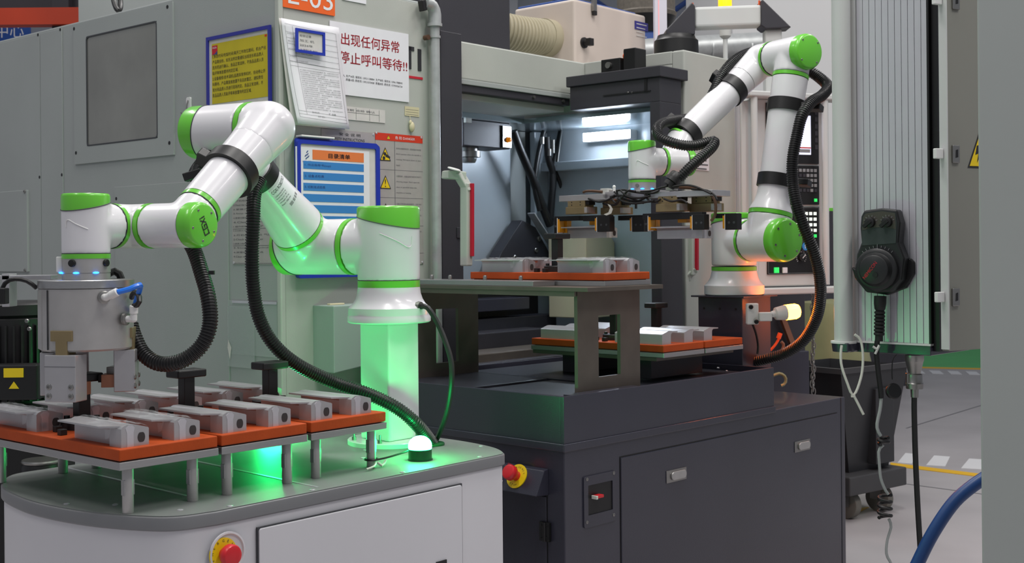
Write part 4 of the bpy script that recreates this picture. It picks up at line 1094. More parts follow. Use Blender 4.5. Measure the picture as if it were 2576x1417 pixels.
for p0, p1, py0, py1 in ((1412, 1432, 556, 586), (1488, 1510, 556, 566), (1632, 1655, 548, 580), (1710, 1733, 550, 560)):
    A, Bq = gh(p0, py0, .0), gh(p1, py1, .0)
    B().box(-.012, A.y, Bq.z, .012, Bq.y, A.z).obj('amber_pad', 'amber_pad', gg, bev=.001)
# pneumatic valves, cables on top
for px, py in ((1525, 482), (1690, 472)):
    c = gh(px, py, -.03); B().obox(c, V(.012, 0, 0), V(0, .016, 0), V(0, 0, .010)).obj('valve', 'grey_plastic', gg, bev=.001)
    B().cyl(c + V(0, -.014, 0), c + V(0, -.034, .0), .005, n=12).obj('fitting', 'steel', gg)
c = gh(1545, 478, -.03); B().cyl(c - V(0, 0, .012), c + V(0, 0, .008), .005, n=12).sphere(c + V(0, 0, .01), .006, 10, 8).obj('fitting', 'white_plastic', gg)
rnd = random.Random(4)
for k, pts in enumerate((
        [(1545, 482), (1560, 495), (1585, 505), (1625, 508), (1660, 505)], [(1550, 480), (1572, 478), (1600, 484), (1640, 486), (1662, 478)],
        [(1540, 500), (1548, 512), (1562, 500), (1580, 480), (1600, 482)], [(1552, 482), (1556, 510), (1540, 516), (1515, 512)],
        [(1612, 482), (1640, 480), (1660, 473), (1680, 468)], [(1645, 505), (1600, 512), (1570, 508), (1550, 495)],
        [(1740, 476), (1780, 480), (1800, 494), (1805, 510)], [(1480, 500), (1505, 508), (1530, 503), (1548, 490)], [(1560, 478), (1580, 495), (1610, 498), (1640, 492)], [(1575, 486), (1562, 503), (1580, 512), (1620, 500), (1640, 482)], [(1690, 470), (1720, 466), (1750, 470), (1790, 488)], [(1670, 500), (1690, 507), (1715, 503), (1730, 512)], [(1535, 496), (1560, 492), (1590, 500), (1620, 512)], [(1620, 484), (1632, 505), (1650, 508), (1664, 500)])):
    cable('signal_cable', [gh(x, y, -.05 - .006 * (k % 3)) for x, y in pts], .0034, 'black', gg)
cable('brown_cable', [gh(x, y, -.045) for x, y in ((1710, 472), (1745, 474), (1775, 481), (1795, 498), (1801, 520), (1797, 545), (1785, 560))], .0048, 'brass_brown', gg)
cable('brown_cable', [gh(x, y, -.045) for x, y in ((1515, 483), (1490, 481), (1472, 482), (1462, 488))], .0048, 'brass_brown', gg)
B().strip([gh(x, y, -.055) for x, y in ((1532, 515), (1538, 525), (1534, 536), (1522, 541))], V(0, .006, .002), .0008).obj('tape_flag', 'cable_white', gg)
B().obox(gh(1600, 515, .04), V(.004, 0, 0), V(0, .002, 0), V(0, 0, .014)).obj('tie_tail', 'black', gg)
# hose end nut on the gripper
nb = P(1700, 446, 3.955) ; nd = (P(1690, 462, 3.95) - P(1712, 435, 3.955)).normalized()
nl = TAB.l(nb) - GO; ndl = TAB.mi.to_3x3() @ nd
B().lathe(nl - ndl * .012, ndl, [(0, .021), (.004, .024), (.02, .024), (.022, .027), (.034, .027), (.036, .022), (.05, .020)], 12).obj('hose_nut', 'black', gg)
# the two profiles it holds
for px0, py1, lab in ((1548, 606, 'aluminium profile held in the left jaw of the double gripper'), (1788, 608, 'aluminium profile held in the right jaw of the double gripper')):
    c = TAB.hit(px0 - 20, py1 - 2, x=gl.x - .02)
    place_block(TAB, gl.x - .025, c.y, c.z + .008, lab, 'profiles in the double gripper')

# ------------------------------------------------------------------ orange signal lamp on the pedestal
lc = P(1895, 792, b2y - .14)
la = thing('signal_lamp', 'glowing orange signal lamp on a white wall bracket beside the small robot', 'lamp', lc)
sd = V(.92, .2, .09).normalized()
def La(px, py, Y=b2y - .14): return P(px, py, Y) - lc
pl_ = B().obox(La(1892, 790), V(.021, .006, 0), V(-.002, .008, 0), V(0, 0, .036)).obj('bracket_plate', 'white_plastic', la, bev=.004)
for dx, dz in ((-.006, .024), (.012, -.026)): screw(pl_, La(1892, 790) + V(dx, -.012, dz), (0, -1, 0), .008, .005, 'black')
B().obox(La(1925, 797), V(.022, .004, 0), V(0, .014, 0), V(0, 0, .015)).obj('bracket_arm', 'white_plastic', la, bev=.003)
p0 = La(1940, 791)
B().lathe(p0, sd, [(0, .010), (.012, .012), (.016, .021), (.05, .026), (.052, .026)], 28).obj('lamp_base', 'white_plastic', la)
lens = B().lathe(p0 + sd * .052, sd, [(0, .0262), (.036, .0262), (.047, .022), (.052, .013), (.053, 0)], 28).obj('lamp_lens', 'lamp_orange', la)
cable('lamp_cable', [La(1893, 815, b2y - .13), La(1902, 840, b2y - .13), La(1907, 870, b2y - .12), La(1905, 895, b2y - .12)], .004, 'black', la)
# ------------------------------------------------------------------ machining centre
FB = lambda px, py, y=0.0: CNC.hit(px, py, y=y)
FA = lambda px, py, x=0.0: CNC.hit(px, py, x=x)
CTOP = 2.10
mc = thing('machining_centre', 'large grey machining centre with open lit chamber and side window', 'machine', (0, 0, 0), fr=CNC)
XB = FB(1108, 400).x
B().box(0, 0, .0, XB, 2.4, CTOP).obj('enclosure', 'cnc_grey', mc, bev=.006)
# side panels standing a little proud, with recessed joints between them
ys = [FA(104, 300).y, FA(160, 300).y]
za = .02
yl = 2.39
for y0, y1 in ((ys[0] + .002, yl), (ys[1] + .002, ys[0] - .002)):
    pn = B().box(-.004, y0, .06, 0, y1, CTOP - .012).obj('side_sheet', 'cnc_grey', mc, bev=.001)
for px, py in ((98, 88), (102, 446), (154, 75), (158, 440)):
    c = FA(px, py); B().lathe((-.004, c.y, c.z), (-1, 0, 0), [(0, .006), (.0006, .006), (.0006, 0)], 12).obj('hole', 'black', mc)
# window sheet: frame with pane
wy0, wy1 = FA(440, 300).y, FA(190, 300).y
wz0 = (FA(190, 413).z + FA(440, 391).z) / 2
py0, py1 = FA(399, 200).y, FA(221, 200).y
pz0 = (FA(221, 368).z + FA(399, 348).z) / 2; pz1 = (FA(221, 90).z + FA(399, 56).z) / 2
ws = B().frame(rect(wy0, wz0, wy1, CTOP - .012), rect(py0, pz0, py1, pz1), (0, 0, 0), YD, ZD, (-.006, 0, 0)).obj('window_sheet', 'cnc_grey', mc); recalc(ws)
B().box(-.0035, py0, pz0, -.0012, py1, pz1).obj('window_pane', 'glass_pane', ws)
B().frame(rrect(py0 - .001, pz0 - .001, py1 + .001, pz1 + .001, .012), rrect(py0 + .004, pz0 + .004, py1 - .004, pz1 - .004, .01), (-.0036, 0, 0), YD, ZD, (-.003, 0, 0)).obj('window_seal', 'groove', ws)
for px, py in ((190, 73), (195, 385), (430, 360), (425, 18)):
    c = FA(px, py); B().lathe((-.006, c.y, c.z), (-1, 0, 0), [(0, .0065), (.0006, .0065), (.0006, 0)], 12).obj('hole', 'black', ws)
# lower cover sheets
c0 = FA(290, 471); c1 = FA(575, 455)
B().box(-.004, c1.y, .3, 0, c0.y, c0.z).obj('lower_cover', 'cnc_grey', mc, bev=.001)
c = FA(295, 500); B().lathe((-.004, c.y, c.z), (-1, 0, 0), [(0, .006), (.0006, .006), (.0006, 0)], 12).obj('hole', 'black', mc)
k0 = FA(0, 481); k1 = FA(75, 478); k2 = FA(75, 684)
hc = B().box(-.012, k1.y, k2.z, -.002, k0.y + .2, k1.z).obj('hatch_cover', 'cnc_grey', mc, bev=.002)
for px, py in ((73, 482), (74, 680)):
    c = FA(px, py); screw(hc, (-.012, c.y + .01, c.z), (-1, 0, 0), .007, .004, 'steel')
# corner strip between side and front
B().box(-.008, -.008, .04, .012, .012, CTOP).obj('corner_strip', 'cnc_cream', mc, bev=.004)
B().box(.014, -.004, .05, XB - .002, 0, CTOP - .01).obj('front_sheet', 'cnc_cream', mc, bev=.001)
# small step box low on the front, putty on it
s0 = FB(785, 768); s1 = FB(905, 768); s2 = FB(790, 935)
sb = B().prism([(s0.x, s2.z), (s1.x + .12, s2.z + .035), (s1.x + .12, s0.z), (s0.x, s0.z)], (0, -.002, 0), XD, ZD, (0, -.10, 0)).obj('cable_box', 'box_grey_green', mc, bev=.003)
cp_ = FB(845, 763, -.05); B().obox((cp_.x, -.05, s0.z + .002), V(.03, 0, 0), V(0, .008, 0), V(0, 0, .003)).obj('putty', 'putty', sb, bev=.002)
# black door edge strip, right of the pipe
b0, b1 = FB(1108, 76, -.03), FB(1161, 84, -.03)
B().box(b0.x, -.03, .05, b1.x, .25, b0.z).obj('door_edge', 'cnc_dark', mc, bev=.002)
k = FB(1150, 585, -.03); B().box(b1.x - .035, -.035, k.z - .02, b1.x - .004, -.028, k.z + .018).obj('door_catch', 'cnc_dark', mc, bev=.002)
# beam over the opening and the dark guide under it
t0, t1 = FB(1161, 106), FB(1478, 157)
zt0 = (t0.z + t1.z) / 2; zb0 = (FB(1161, 203).z + FB(1440, 235).z) / 2
XR = 1.525
B().box(b1.x, 0, zb0, XR, .32, zt0).obj('head_beam', 'cnc_cream', mc, bev=.006)
B().box(b1.x, -.006, zb0 - .018, XR - .1, .3, zb0).obj('guide_lip', 'cnc_grey', mc, bev=.002)
zg1 = zb0 - .018
zlin = CNC.hit(1290, 266, y=.03).z
B().box(b1.x, .0, zlin + .022, XR - .1, .28, zg1).obj('door_guide', 'cnc_dark', mc, bev=.002)
B().box(b1.x, .03, zlin, XR - .1, .30, zlin + .0218).obj('inner_lintel', 'cnc_cream', mc, bev=.002)
for px in (1326, 1400): 
    c = FB(px, 250, .03); B().cyl((c.x, .03, zg1 - .012), (c.x, -.008, zg1 - .012), .006, n=10).obj('guide_bolt', 'steel', mc)
wx = 1.86
zceil = CNC.hit(1500, 322, x=wx).z
# right column: front, top, side piece above the hood
cz_ = CNC.hit(1728, 126, y=-.465).z
XE = 1.93
B().box(XR, -.465, 0, XE, -.41, cz_).obj('column_front', 'cnc_cream', mc, bev=.006)
B().box(XR, -.41, cz_ - .05, XE, 1.3, cz_).obj('column_roof', 'cnc_cream', mc, bev=.004)
B().box(XR, -.41, zceil + .022, XR + .04, .32, cz_ - .05).obj('column_side', 'cnc_cream', mc, bev=.003)
B().box(XE - .05, -.41, 0, XE, 1.3, cz_ - .05).obj('column_end', 'cnc_cream', mc)
B().box(XE + .001, .25, 0, 2.42, 1.3, cz_).obj('rear_body', 'cnc_cream', mc, bev=.004)
# dark hood frame round the chamber's side opening
dx0, dx1, dy0, dy1 = 1.356, 1.495, -.47, -.055
DH = lambda px, py: CNC.hit(px, py, x=dx0)
ht = (DH(1440, 191).z + DH(1664, 167).z) / 2; hb_ = (DH(1477, 273).z + DH(1582, 263).z) / 2
B().box(dx0 - .012, dy0 - .012, ht - .04, dx1 + .03, dy1 + .01, ht).obj('hood_top', 'cnc_dark', mc, bev=.003)
B().box(dx0, dy0, hb_, dx1, dy1, ht - .04).obj('hood_board', 'cnc_dark', mc, bev=.002)
B().box(dx0, dy0, .7, dx1, dy0 + .045, hb_).obj('hood_stile', 'cnc_dark', mc, bev=.002)
c = DH(1600, 232); B().box(dx0 - .003, dy0 + .04, c.z - .003, dx0, dy1 - .16, c.z + .002).obj('hood_joint', 'black', mc)
c = DH(1625, 212); B().box(dx0 - .003, c.y - .006, c.z - .03, dx0, c.y + .006, c.z + .02).obj('hood_slot', 'black', mc)
for px in (1580, 1590):
    c = DH(px, 233); screw(mc, (dx0, c.y, c.z), (-1, 0, 0), .004, .003, 'steel')
# valves sitting on the hood
c = CNC.hit(1545, 175, x=dx0 + .06)
vv = B().box(dx0 + .03, c.y - .05, ht, dx0 + .1, c.y + .04, ht + .055).obj('valve_block', 'black', mc, bev=.003)
B().box(dx0 + .03, c.y - .12, ht, dx0 + .1, c.y - .065, ht + .085).obj('valve_block', 'black', mc, bev=.003)
B().cyl((dx0 + .03, c.y, ht + .03), (dx0 + .018, c.y, ht + .03), .012, n=14).obj('valve_port', 'steel', vv)
B().cyl((dx0 + .065, c.y - .05, ht + .055), (dx0 + .065, c.y - .05, ht + .085), .008, n=10).obj('valve_stem', 'brass_brown', vv)
B().cyl((dx0 + .05, c.y - .056, ht + .06), (dx0 + .05, c.y - .07, ht + .06), .012, n=14).obj('valve_ring', 'orange_wire', vv)
# chamber lining
wx = 1.86
B().box(wx, -.40, .5, wx + .03, 1.3, 1.95).obj('chamber_side', 'chamber_blue', mc)
B().box(b1.x + .02, .56, .4, wx, .58, zceil).obj('chamber_back', 'chamber_blue', mc)
B().box(b1.x + .02, .302, zceil, wx, 1.28, zceil + .02).obj('chamber_roof', 'chamber_gloss', mc)
B().box(dx1 + .006, -.40, zceil, wx, .302, zceil + .02).obj('chamber_roof', 'chamber_gloss', mc)
# LED work lamp on the chamber side
l0, l1 = CNC.hit(1468, 345, x=wx - .05), CNC.hit(1586, 338, x=wx - .05)
zl = (l0.z + l1.z) / 2
lm = B().box(wx - .05, l1.y, zl - .02, wx - .0, l0.y, zl + .02).obj('work_lamp', 'white_plastic', mc, bev=.004)
lm2 = B().box(.84, .33, zceil - .05, 1.05, .37, zceil - .004).obj('work_lamp', 'white_plastic', mc, bev=.004)
B().box(.845, .371, zceil - .046, 1.045, .38, zceil - .01).obj('lamp_tube', 'led_white', lm2)
B().box(wx - .058, l1.y + .004, zl - .017, wx - .0505, l0.y - .004, zl + .017).obj('lamp_tube', 'led_white', lm)
# ledge under the lamp, window strip
e0 = CNC.hit(1470, 405, x=wx); e1_ = CNC.hit(1470, 428, x=wx)
B().box(wx - .05, -.39, e1_.z, wx, .47, e0.z).obj('chamber_ledge', 'chamber_blue', mc, bev=.004)
# telescopic cover sheets in the back
for x0, x1, y in ((1.02, 1.31, .49), (1.315, 1.645, .50), (1.77, 1.86, .47)):
    B().box(x0, y, .85, x1, y + .03, zceil - .002).obj('cover_sheet', 'chamber_blue', mc, bev=.006)
B().box(1.65, .52, .85, 1.765, .54, zceil - .002).obj('cover_gap', 'cnc_grey', mc)
# spindle head: black box, plate with amber button, nose
h0, h1_ = FB(1164, 230, .34), FB(1284, 376, .34)
sp = B().box(h0.x, .34, h1_.z, h1_.x, .48, zceil).obj('spindle_head', 'cnc_dark', mc, bev=.004)
a0_, a1_ = FB(1263, 316, .335), FB(1286, 373, .335)
bp_ = B().box(a0_.x, .332, a1_.z, a1_.x, .339, a0_.z).obj('button_plate', 'steel', sp, bev=.001)
c = FB(1279, 352, .33); B().lathe((c.x, .332, c.z), (0, -1, 0), [(0, .012), (.004, .012), (.004, .009), (.012, .009), (.014, .006), (.0145, 0)], 18).obj('amber_button', 'amber_lens', bp_)
n0 = FB(1178, 385, .41)
B().lathe((n0.x, .41, h1_.z - .06), ZD, [(0, .028), (.012, .034), (.02, .034), (.022, .05), (.045, .05), (.047, .04), (.06, .04)], 28).obj('spindle_nose', 'steel', sp)
B().box(h0.x + .002, .325, h1_.z + .09, h0.x + .035, .338, 1.78).obj('side_ruler', 'cnc_cream', sp)
# sill, slide rails and covers low in the opening
z_s = FB(1300, 866, .0).z
B().box(b1.x, .0, .0, XR - .03, .05, z_s - .06).obj('sill', 'cnc_dark', mc, bev=.003)
B().box(b1.x, .05, z_s - .14, XR - .03, .2, z_s - .03).obj('sill_step', 'bridge_steel', mc, bev=.004)
B().box(b1.x, .2, z_s - .08, XR, .32, z_s + .03).obj('sill_step', 'cnc_dark', mc, bev=.004)
B().box(b1.x, .32, z_s - .1, XR + .2, .48, z_s + .075).obj('slide_cover', 'charcoal_top', mc, bev=.004)
B().box(b1.x, .30, z_s + .105, XR, .42, z_s + .155).obj('slide_cover', 'charcoal', mc, bev=.003)
B().box(b1.x, .42, z_s + .04, XR + .2, .6, z_s + .19).obj('slide_cover', 'black', mc, bev=.003)
screw(mc, (FB(1249, 876, .05).x, .049, z_s - .085), (0, -1, 0), .012, .008, 'steel')
# tilted dark fixture with bolts, seen above the trays
f0 = FB(1380, 630, .35)
fx_ = B().prism([(-.30, -.12), (.16, -.12), (.10, -.02), (.0, .10), (-.09, .13), (-.22, -.0)], (f0.x, .42, f0.z), XD, ZD, (0, .06, 0)).obj('clamp_fixture', 'cnc_dark', mc, bev=.003)
for dx, dz in ((-.14, -.03), (-.11, -.06), (.0, -.0), (.02, .05), (-.19, -.06)):
    screw(fx_, (f0.x + dx, .42, f0.z + dz), (0, -1, 0), .012, .006, 'steel')
B().obox((f0.x + .03, .40, f0.z + .075), V(.085, 0, -.085), V(0, .02, 0), V(.0022, 0, .0022)).obj('fixture_edge', 'alu_bright', fx_, bev=.002)
# hoses hanging in the chamber
for pts, r_ in (([(1292, 330), (1310, 380), (1340, 450), (1365, 520), (1385, 570)], .018), ([(1368, 330), (1352, 400), (1345, 470), (1360, 540)], .011),
                ([(1376, 345), (1380, 400), (1392, 440), (1388, 500), (1384, 560)], .015), ([(1412, 325), (1400, 380), (1390, 440), (1388, 520)], .012), ([(1392, 420), (1412, 470), (1425, 520), (1432, 560)], .009)):
    B().tube(spline([FB(x, y, .40) for x, y in pts], .02), r_, 10).obj('coolant_hose', 'black', mc)
B().tube(spline([FB(x, y, .38) for x, y in ((1413, 330), (1406, 380), (1400, 430))], .02), .004, 8).obj('coolant_pipe', 'steel', mc)
for x, y in ((1364, 345), (1391, 352), (1391, 368), (1382, 375)):
    c = FB(x, y, .39); B().cyl(c, c + V(0, 0, -.03), .01, n=12).obj('hose_fitting', 'steel', mc)
# cream motor box inside the right of the opening
m0, m1 = FB(1485, 592, .1), FB(1640, 720, .1)
mh = m0.z - m1.z + .12
mb = B().prism([(0, 0), (.20, 0), (.20, mh - .03), (.17, mh), (.0, mh)], (m0.x - .03, .1, m1.z - .12), XD, ZD, (0, .2, 0)).obj('motor_box', 'spindle_cream', mc, bev=.004)
yl_ = FB(1611, 628, .1)
B().box(yl_.x - .014, .0985, yl_.z - .02, yl_.x + .014, .0999, yl_.z + .02).obj('box_label', 'warn_yellow', mb)
# sliding-door handles: bent light bar with red strip
def door_handle(pts, Yp, strip_pts):
    cc = [CNC.l(P(x, y, Yp)) for x, y in pts]
    h = B()
    for p, q in zip(cc, cc[1:]):
        t_ = (q - p).normalized(); n = t_.cross(YD).normalized() * .014
        h.obox((p + q) / 2, (q - p) / 2 + t_ * .012, V(0, .016, 0), n)
    o = h.obj('door_handle', 'cnc_cream', mc, bev=.004)
    a, b = [CNC.l(P(x, y, Yp)) for x, y in strip_pts]
    B().obox((a + b) / 2, (b - a) / 2, V(.006, 0, 0), V(0, .018, 0)).obj('handle_strip', 'handle_red', o, bev=.001)
    return o
door_handle([(1128, 440), (1156, 442), (1173, 470), (1173, 660)], 4.0, [(1180, 462), (1180, 645)])
c = CNC.l(P(1142, 427, 3.98)); B().lathe(c, (.1, -.3, 1), [(0, .022), (.003, .022), (.005, .018), (.005, 0)], 20).obj('handle_disc', 'white_plastic', mc)
door_handle([(1700, 702), (1722, 700), (1738, 685), (1738, 600)], 4.62, [(1746, 600), (1746, 680)])
# labels on the column front
for px0, py0_, px1, py1_ in ((1745, 385, 1783, 430),):
    a, b = CNC.hit(px0, py0_, y=-.466), CNC.hit(px1, py1_, y=-.466)
    cl_ = B().box(a.x, -.4675, b.z, b.x, -.4655, a.z).obj('column_label', 'paper', mc)
    for i in range(4):
        B().box(a.x + .006, -.4682, a.z - .012 - i * .016, b.x - .008 - .01 * (i % 2), -.4676, a.z - .007 - i * .016).obj('printed_line', 'ink_grey', cl_)
# things on the roof: black cabinet, mist collector and duct
k0, k1 = FB(1106, 60, .1), FB(1283, 60, .1)
B().box(k0.x, .1, CTOP - .25, k1.x, .6, 2.7).obj('roof_cabinet', 'cnc_dark', mc, bev=.003)
co = thing('mist_collector', 'cream oil mist collector box with black latch on the machine roof', 'mist collector', (1.843, .3, cz_ + .001), fr=CNC)
H = 2.335 - (cz_ + .001)
cbx = B().box(0, 0, 0, .54, .345, H).obj('casing', 'collector_cream', co, bev=.012, seg=3)
B().box(.02, .03, H, .5, .34, H + .012).obj('lid', 'beam_blue', co, bev=.004)
CL = lambda px, py: CNC.hit(px, py, y=.3) - V(1.843, .3, cz_ + .001)
c = CL(1490, 18); B().obox(c + V(0, -.01, .02), V(.012, 0, 0), V(0, .008, 0), V(0, 0, .04)).obj('clasp', 'steel', cbx, bev=.002)
B().obox(c + V(0, -.012, -.028), V(.01, 0, 0), V(0, .008, 0), V(0, 0, .01)).obj('clasp_hook', 'black', cbx, bev=.002)
c = CL(1468, 108); kn = B().lathe(c, (0, -1, 0), [(0, .024), (.008, .024), (.01, .015), (.03, .014), (.03, 0)], 20).obj('knob', 'black', cbx)
B().obox(c + V(0, -.035, 0), V(.014, 0, 0), V(0, .012, 0), V(0, 0, .016)).obj('knob_grip', 'black', kn, bev=.002)
a, b = CL(1596, 52), CL(1629, 80)
lb_ = B().box(a.x, -.003, b.z, b.x, -.0005, a.z).obj('name_plate', 'label_navy', cbx)
for i in range(4): B().box(a.x + .012, -.0036, a.z - .014 - i * .018, b.x - .012 - .012 * (i % 3), -.003, a.z - .010 - i * .018).obj('printed_line', 'paper_aged', lb_)
# flexible duct from the collector's side
dc = thing('flexible_duct', 'beige ribbed flexible duct entering the cream collector box', 'duct', (1.843, .47, cz_), fr=CNC)
s_ = CNC.hit(1382, 97, x=1.843) - V(1.843, .47, cz_)
hose('duct_hose', [s_ + V(.0, 0, 0), s_ + V(-.08, 0, 0), s_ + V(-.18, .02, .0), s_ + V(-.28, .06, .01), s_ + V(-.4, .14, .02), s_ + V(-.55, .2, 0)], .078, dc, pitch=.016, depth=.09, m='duct_beige', n=28)
B().cyl(s_ + V(.002, 0, 0), s_ + V(-.05, 0, 0), .083, n=32).obj('duct_collar', 'duct_beige', dc)
# vertical steel pipe with elbow on the front
pp = FB(1096, 300, -.035); pr = .0165
pi_ = thing('drain_pipe', 'galvanised steel pipe with elbow running down the machine front', 'pipe', (pp.x, -.035, 0), fr=CNC)
ze = FB(1092, 30, -.035).z; zb_p = .3
B().cyl((0, 0, zb_p), (0, 0, ze - .02), pr, n=20).obj('pipe_run', 'galv', pi_)
B().tube([(0, 0, ze - .045), (0, 0, ze - .01), (-.003, .0, ze + .006), (-.012, .0, ze + .018), (-.026, 0, ze + .025), (-.05, 0, ze + .026)], [pr + .006, pr + .006, pr + .005, pr + .005, pr + .005, pr + .006], 20).obj('pipe_elbow', 'galv', pi_)
B().cyl((0, 0, ze - .05), (0, 0, ze - .04), pr + .009, n=20).obj('elbow_collar', 'galv', pi_)
zc = FB(1092, 93, -.035).z
B().cyl((0, 0, zc - .004), (0, 0, zc + .004), pr + .003, n=20).obj('pipe_strap', 'galv', pi_)
B().cyl((-.03, .02, zc - .004), (-.03, -.0, zc - .004), .009, n=10).obj('strap_bolt', 'brass_brown', pi_)
c = FB(1063, 14, -.035) - V(pp.x, -.035, 0)
B().obox(c, V(.009, 0, .003), V(0, .012, 0), V(-.004, 0, .018)).obj('valve_lever', 'black', pi_, bev=.003)
# ------------------------------------------------------------------ notices on the machine
NA, NB = V(-1, 0, 0), V(0, -1, 0)
# --- framed yellow notice on the side
def side_pt(px, py): return FA(px, py)
y0 = FA(688, 150).y; y1 = FA(527, 150).y
zt = (FA(527, 89).z + FA(688, 71).z) / 2
zb = zt - .355
yn = thing('framed_notice', 'yellow notice sheet in a blue frame on the machine side', 'notice', (0, y0, zb), fr=CNC)
W, Hn = y1 - y0, zt - zb
B().frame(rect(0, 0, W, Hn), rect(.011, .011, W - .011, Hn - .011), (-.0065, 0, 0), YD, ZD, (-.007, 0, 0)).obj('frame', 'frame_navy', yn)
recalc(yn.children[0])
B().box(-.0085, .010, .010, -.0055, W - .010, Hn - .010).obj('backing_sheet', 'paper_aged', yn)
fy0, fy1 = FA(680, 150).y - y0, FA(539, 150).y - y0
fz1 = (FA(539, 106).z + FA(680, 92).z) / 2 - zb; fz0 = (FA(539, 257).z + FA(676, 250).z) / 2 - zb
ysn = B().box(-.0095, fy0, fz0, -.0085, fy1, fz1).obj('yellow_sheet', 'yellow_sheet', yn)
lines = ['1.休息时间/吃饭时间/离开工作岗位期间，机台产出', '产品需自检，如无法判定需通知当班班长和品质人', '员共同进行确认，良品正常流转，不良品品质人员', '贴评审单放置待判定区域;', '2.设备维修/技术调机/品质异常停机时，自动停止开', '叫等待，产品需直接放置不良品放置区，通知责任', '班长和品质人员进行现场判定，良品正常流转，不', '良品品质人员贴评审单放置待判定区域.']
wd = [.98, .94, .94, .48, .97, .93, .93, .72]
fw = fy1 - fy0; fh = fz1 - fz0
tb2 = B()
for i, s_t in enumerate(lines):
    text_into(tb2, s_t, V(-.0095, fy1 - .004, fz1 - fh * (.245 + .0925 * i)), V(0, -1, 0), ZD, h=fh * .062, w=(fw - .008) * wd[i], lift=.0005)
tb2.obj('lettering', 'ink', ysn)
lgx = B().box(-.0102, fy1 - .003 - .028, fz1 - .035, -.0096, fy1 - .003, fz1 - .006).obj('emblem', 'ink_red', ysn)
B().prism([(fy1 - .003, fz1 - .035), (fy1 - .031, fz1 - .035), (fy1 - .031, fz1 - .024), (fy1 - .017, fz1 - .033)], (-.0103, 0, 0), YD, ZD, (-.0004, 0, 0)).obj('emblem_fold', 'ink_blue', ysn)
text('emblem_word', 'HXDA', ysn, 'paper', V(-.0104, fy1 - .006, fz1 - .016), V(0, -1, 0), ZD, h=.006, w=.022, lift=.0003)
B().box(-.0101, fy0 + .004, fz1 - .008, -.0096, fy0 + .014, fz1 - .002).obj('red_mark', 'danger_red', ysn)
# --- hook
c = FA(477, 262)
hk = thing('adhesive_hook', 'small white adhesive hook stuck on the machine side', 'hook', (-.002, c.y, c.z), fr=CNC)
B().prism(rrect(-.013, -.022, .013, .022, .006), (.0018, 0, 0), YD, ZD, (-.005, 0, 0)).obj('hook_base', 'white_plastic', hk, bev=.001)
B().tube([(-.004, 0, .012), (-.008, 0, .0), (-.01, .0, -.02), (-.014, .004, -.034), (-.02, .01, -.036), (-.024, .012, -.028)], .0024, 8).obj('hook_wire', 'steel', hk)
# --- orange number sign
def front_sheet_thing(name, label, cat, px0, px1, ptop, pbot, m, th=.0015, y=-.005, slack=0.0):
    """a sheet on the front: px0..px1 across, ptop/pbot = (py at px0, py at px1)"""
    a = FB(px0, ptop[0], y); b = FB(px1, ptop[1], y); c = FB(px0, pbot[0], y); d = FB(px1, pbot[1], y)
    zt = (a.z + b.z) / 2; zb = (c.z + d.z) / 2
    t = thing(name, label, cat, (a.x, y, zb), fr=CNC)
    return t, b.x - a.x, zt - zb
os_, W, H = front_sheet_thing('number_sign', 'orange number sign with white digits at the top of the machine front', 'sign', 709, 840, (-62, -34), (20, 38), 'sign_orange')
ob = B().box(0, -.004, 0, W, 0, H).obj('sign_board', 'sign_orange', os_)
text('lettering', 'E-03', ob, 'paper', V(.02, -.004, H * .14), XD, ZD, h=H * .66, w=W * .86)
ws2, W, H = front_sheet_thing('small_notice', 'white notice at the top edge, right of the orange number sign', 'notice', 860, 920, (-38, -26), (1, 9), 'paper')
B().box(0, -.002, 0, W, 0, H).obj('sheet', 'paper', ws2)
# --- white warning board with red characters
wb_, W, H = front_sheet_thing('warning_board', 'white board with large red Chinese characters on the machine front', 'sign', 828, 1026, (54, 84), (236, 256), 'paper')
bd = B().box(0, -.003, 0, W, 0, H).obj('board', 'paper', wb_)
bx = lambda px, py: FB(px, py, -.008) - V(FB(828, 54, -.005).x, 0, FB(828, 54, -.005).z - H)
def brow(s_, p0, p1, hgt, m='ink_red', bold=.0006):
    a, b = bx(*p0), bx(*p1); text('lettering', s_, bd, m, V(a.x, -.003, (a.z + b.z) / 2 - .0), XD, ZD, h=hgt, w=b.x - a.x, bold=bold)
ch = .0385
brow('出现任何异常', (858, 117), (1004, 134), ch); brow('停止呼叫等待!!', (853, 162), (1024, 182), ch)
brow('人: 生产A班: 值班长 13921138884  生产B班: 值班长 15961788845', (862, 198), (1012, 212), .0078, 'ink', 0)
brow('质量A班: 质检员 13921570408  质量B班: 质检员 15795956734', (870, 208), (1012, 221), .0078, 'ink', 0)
# --- work order papers
pt, W, H = front_sheet_thing('work_order_paper', 'curled white work order sheets hanging over the machine corner', 'paper', 722, 866, (56, 66), (320, 318), 'paper', y=-.014)
def sheet(name, x0, x1, z0, z1, y0_, curl, lean, m, parent):
    b = B(); n = 14; b.curved = True; vs = []
    for j in range(n + 1):
        v = j / n
        for i in range(7):
            u = i / 6
            vs.append((x0 + (x1 - x0) * u + lean * (1 - v), y0_ - curl * (1 - v) ** 2 * (.35 + .65 * (1 - u)) - .002 * sin(u * 5 + v * 3), z0 + (z1 - z0) * v))
    fs = [(j * 7 + i, j * 7 + i + 1, j * 7 + i + 8, j * 7 + i + 7) for j in range(n) for i in range(6)]
    b.add(vs, fs); o = b.obj(name, m, parent, smooth=True)
    sol = o.modifiers.new('thickness', 'SOLIDIFY'); sol.thickness = .0006; return o
sheet('under_sheet', -.03, W - .035, -.002, H, .001, .02, .03, 'paper_aged', pt)
ps_ = sheet('top_sheet', -.026, W - .028, 0, H, -.004, .034, .034, 'paper', pt)
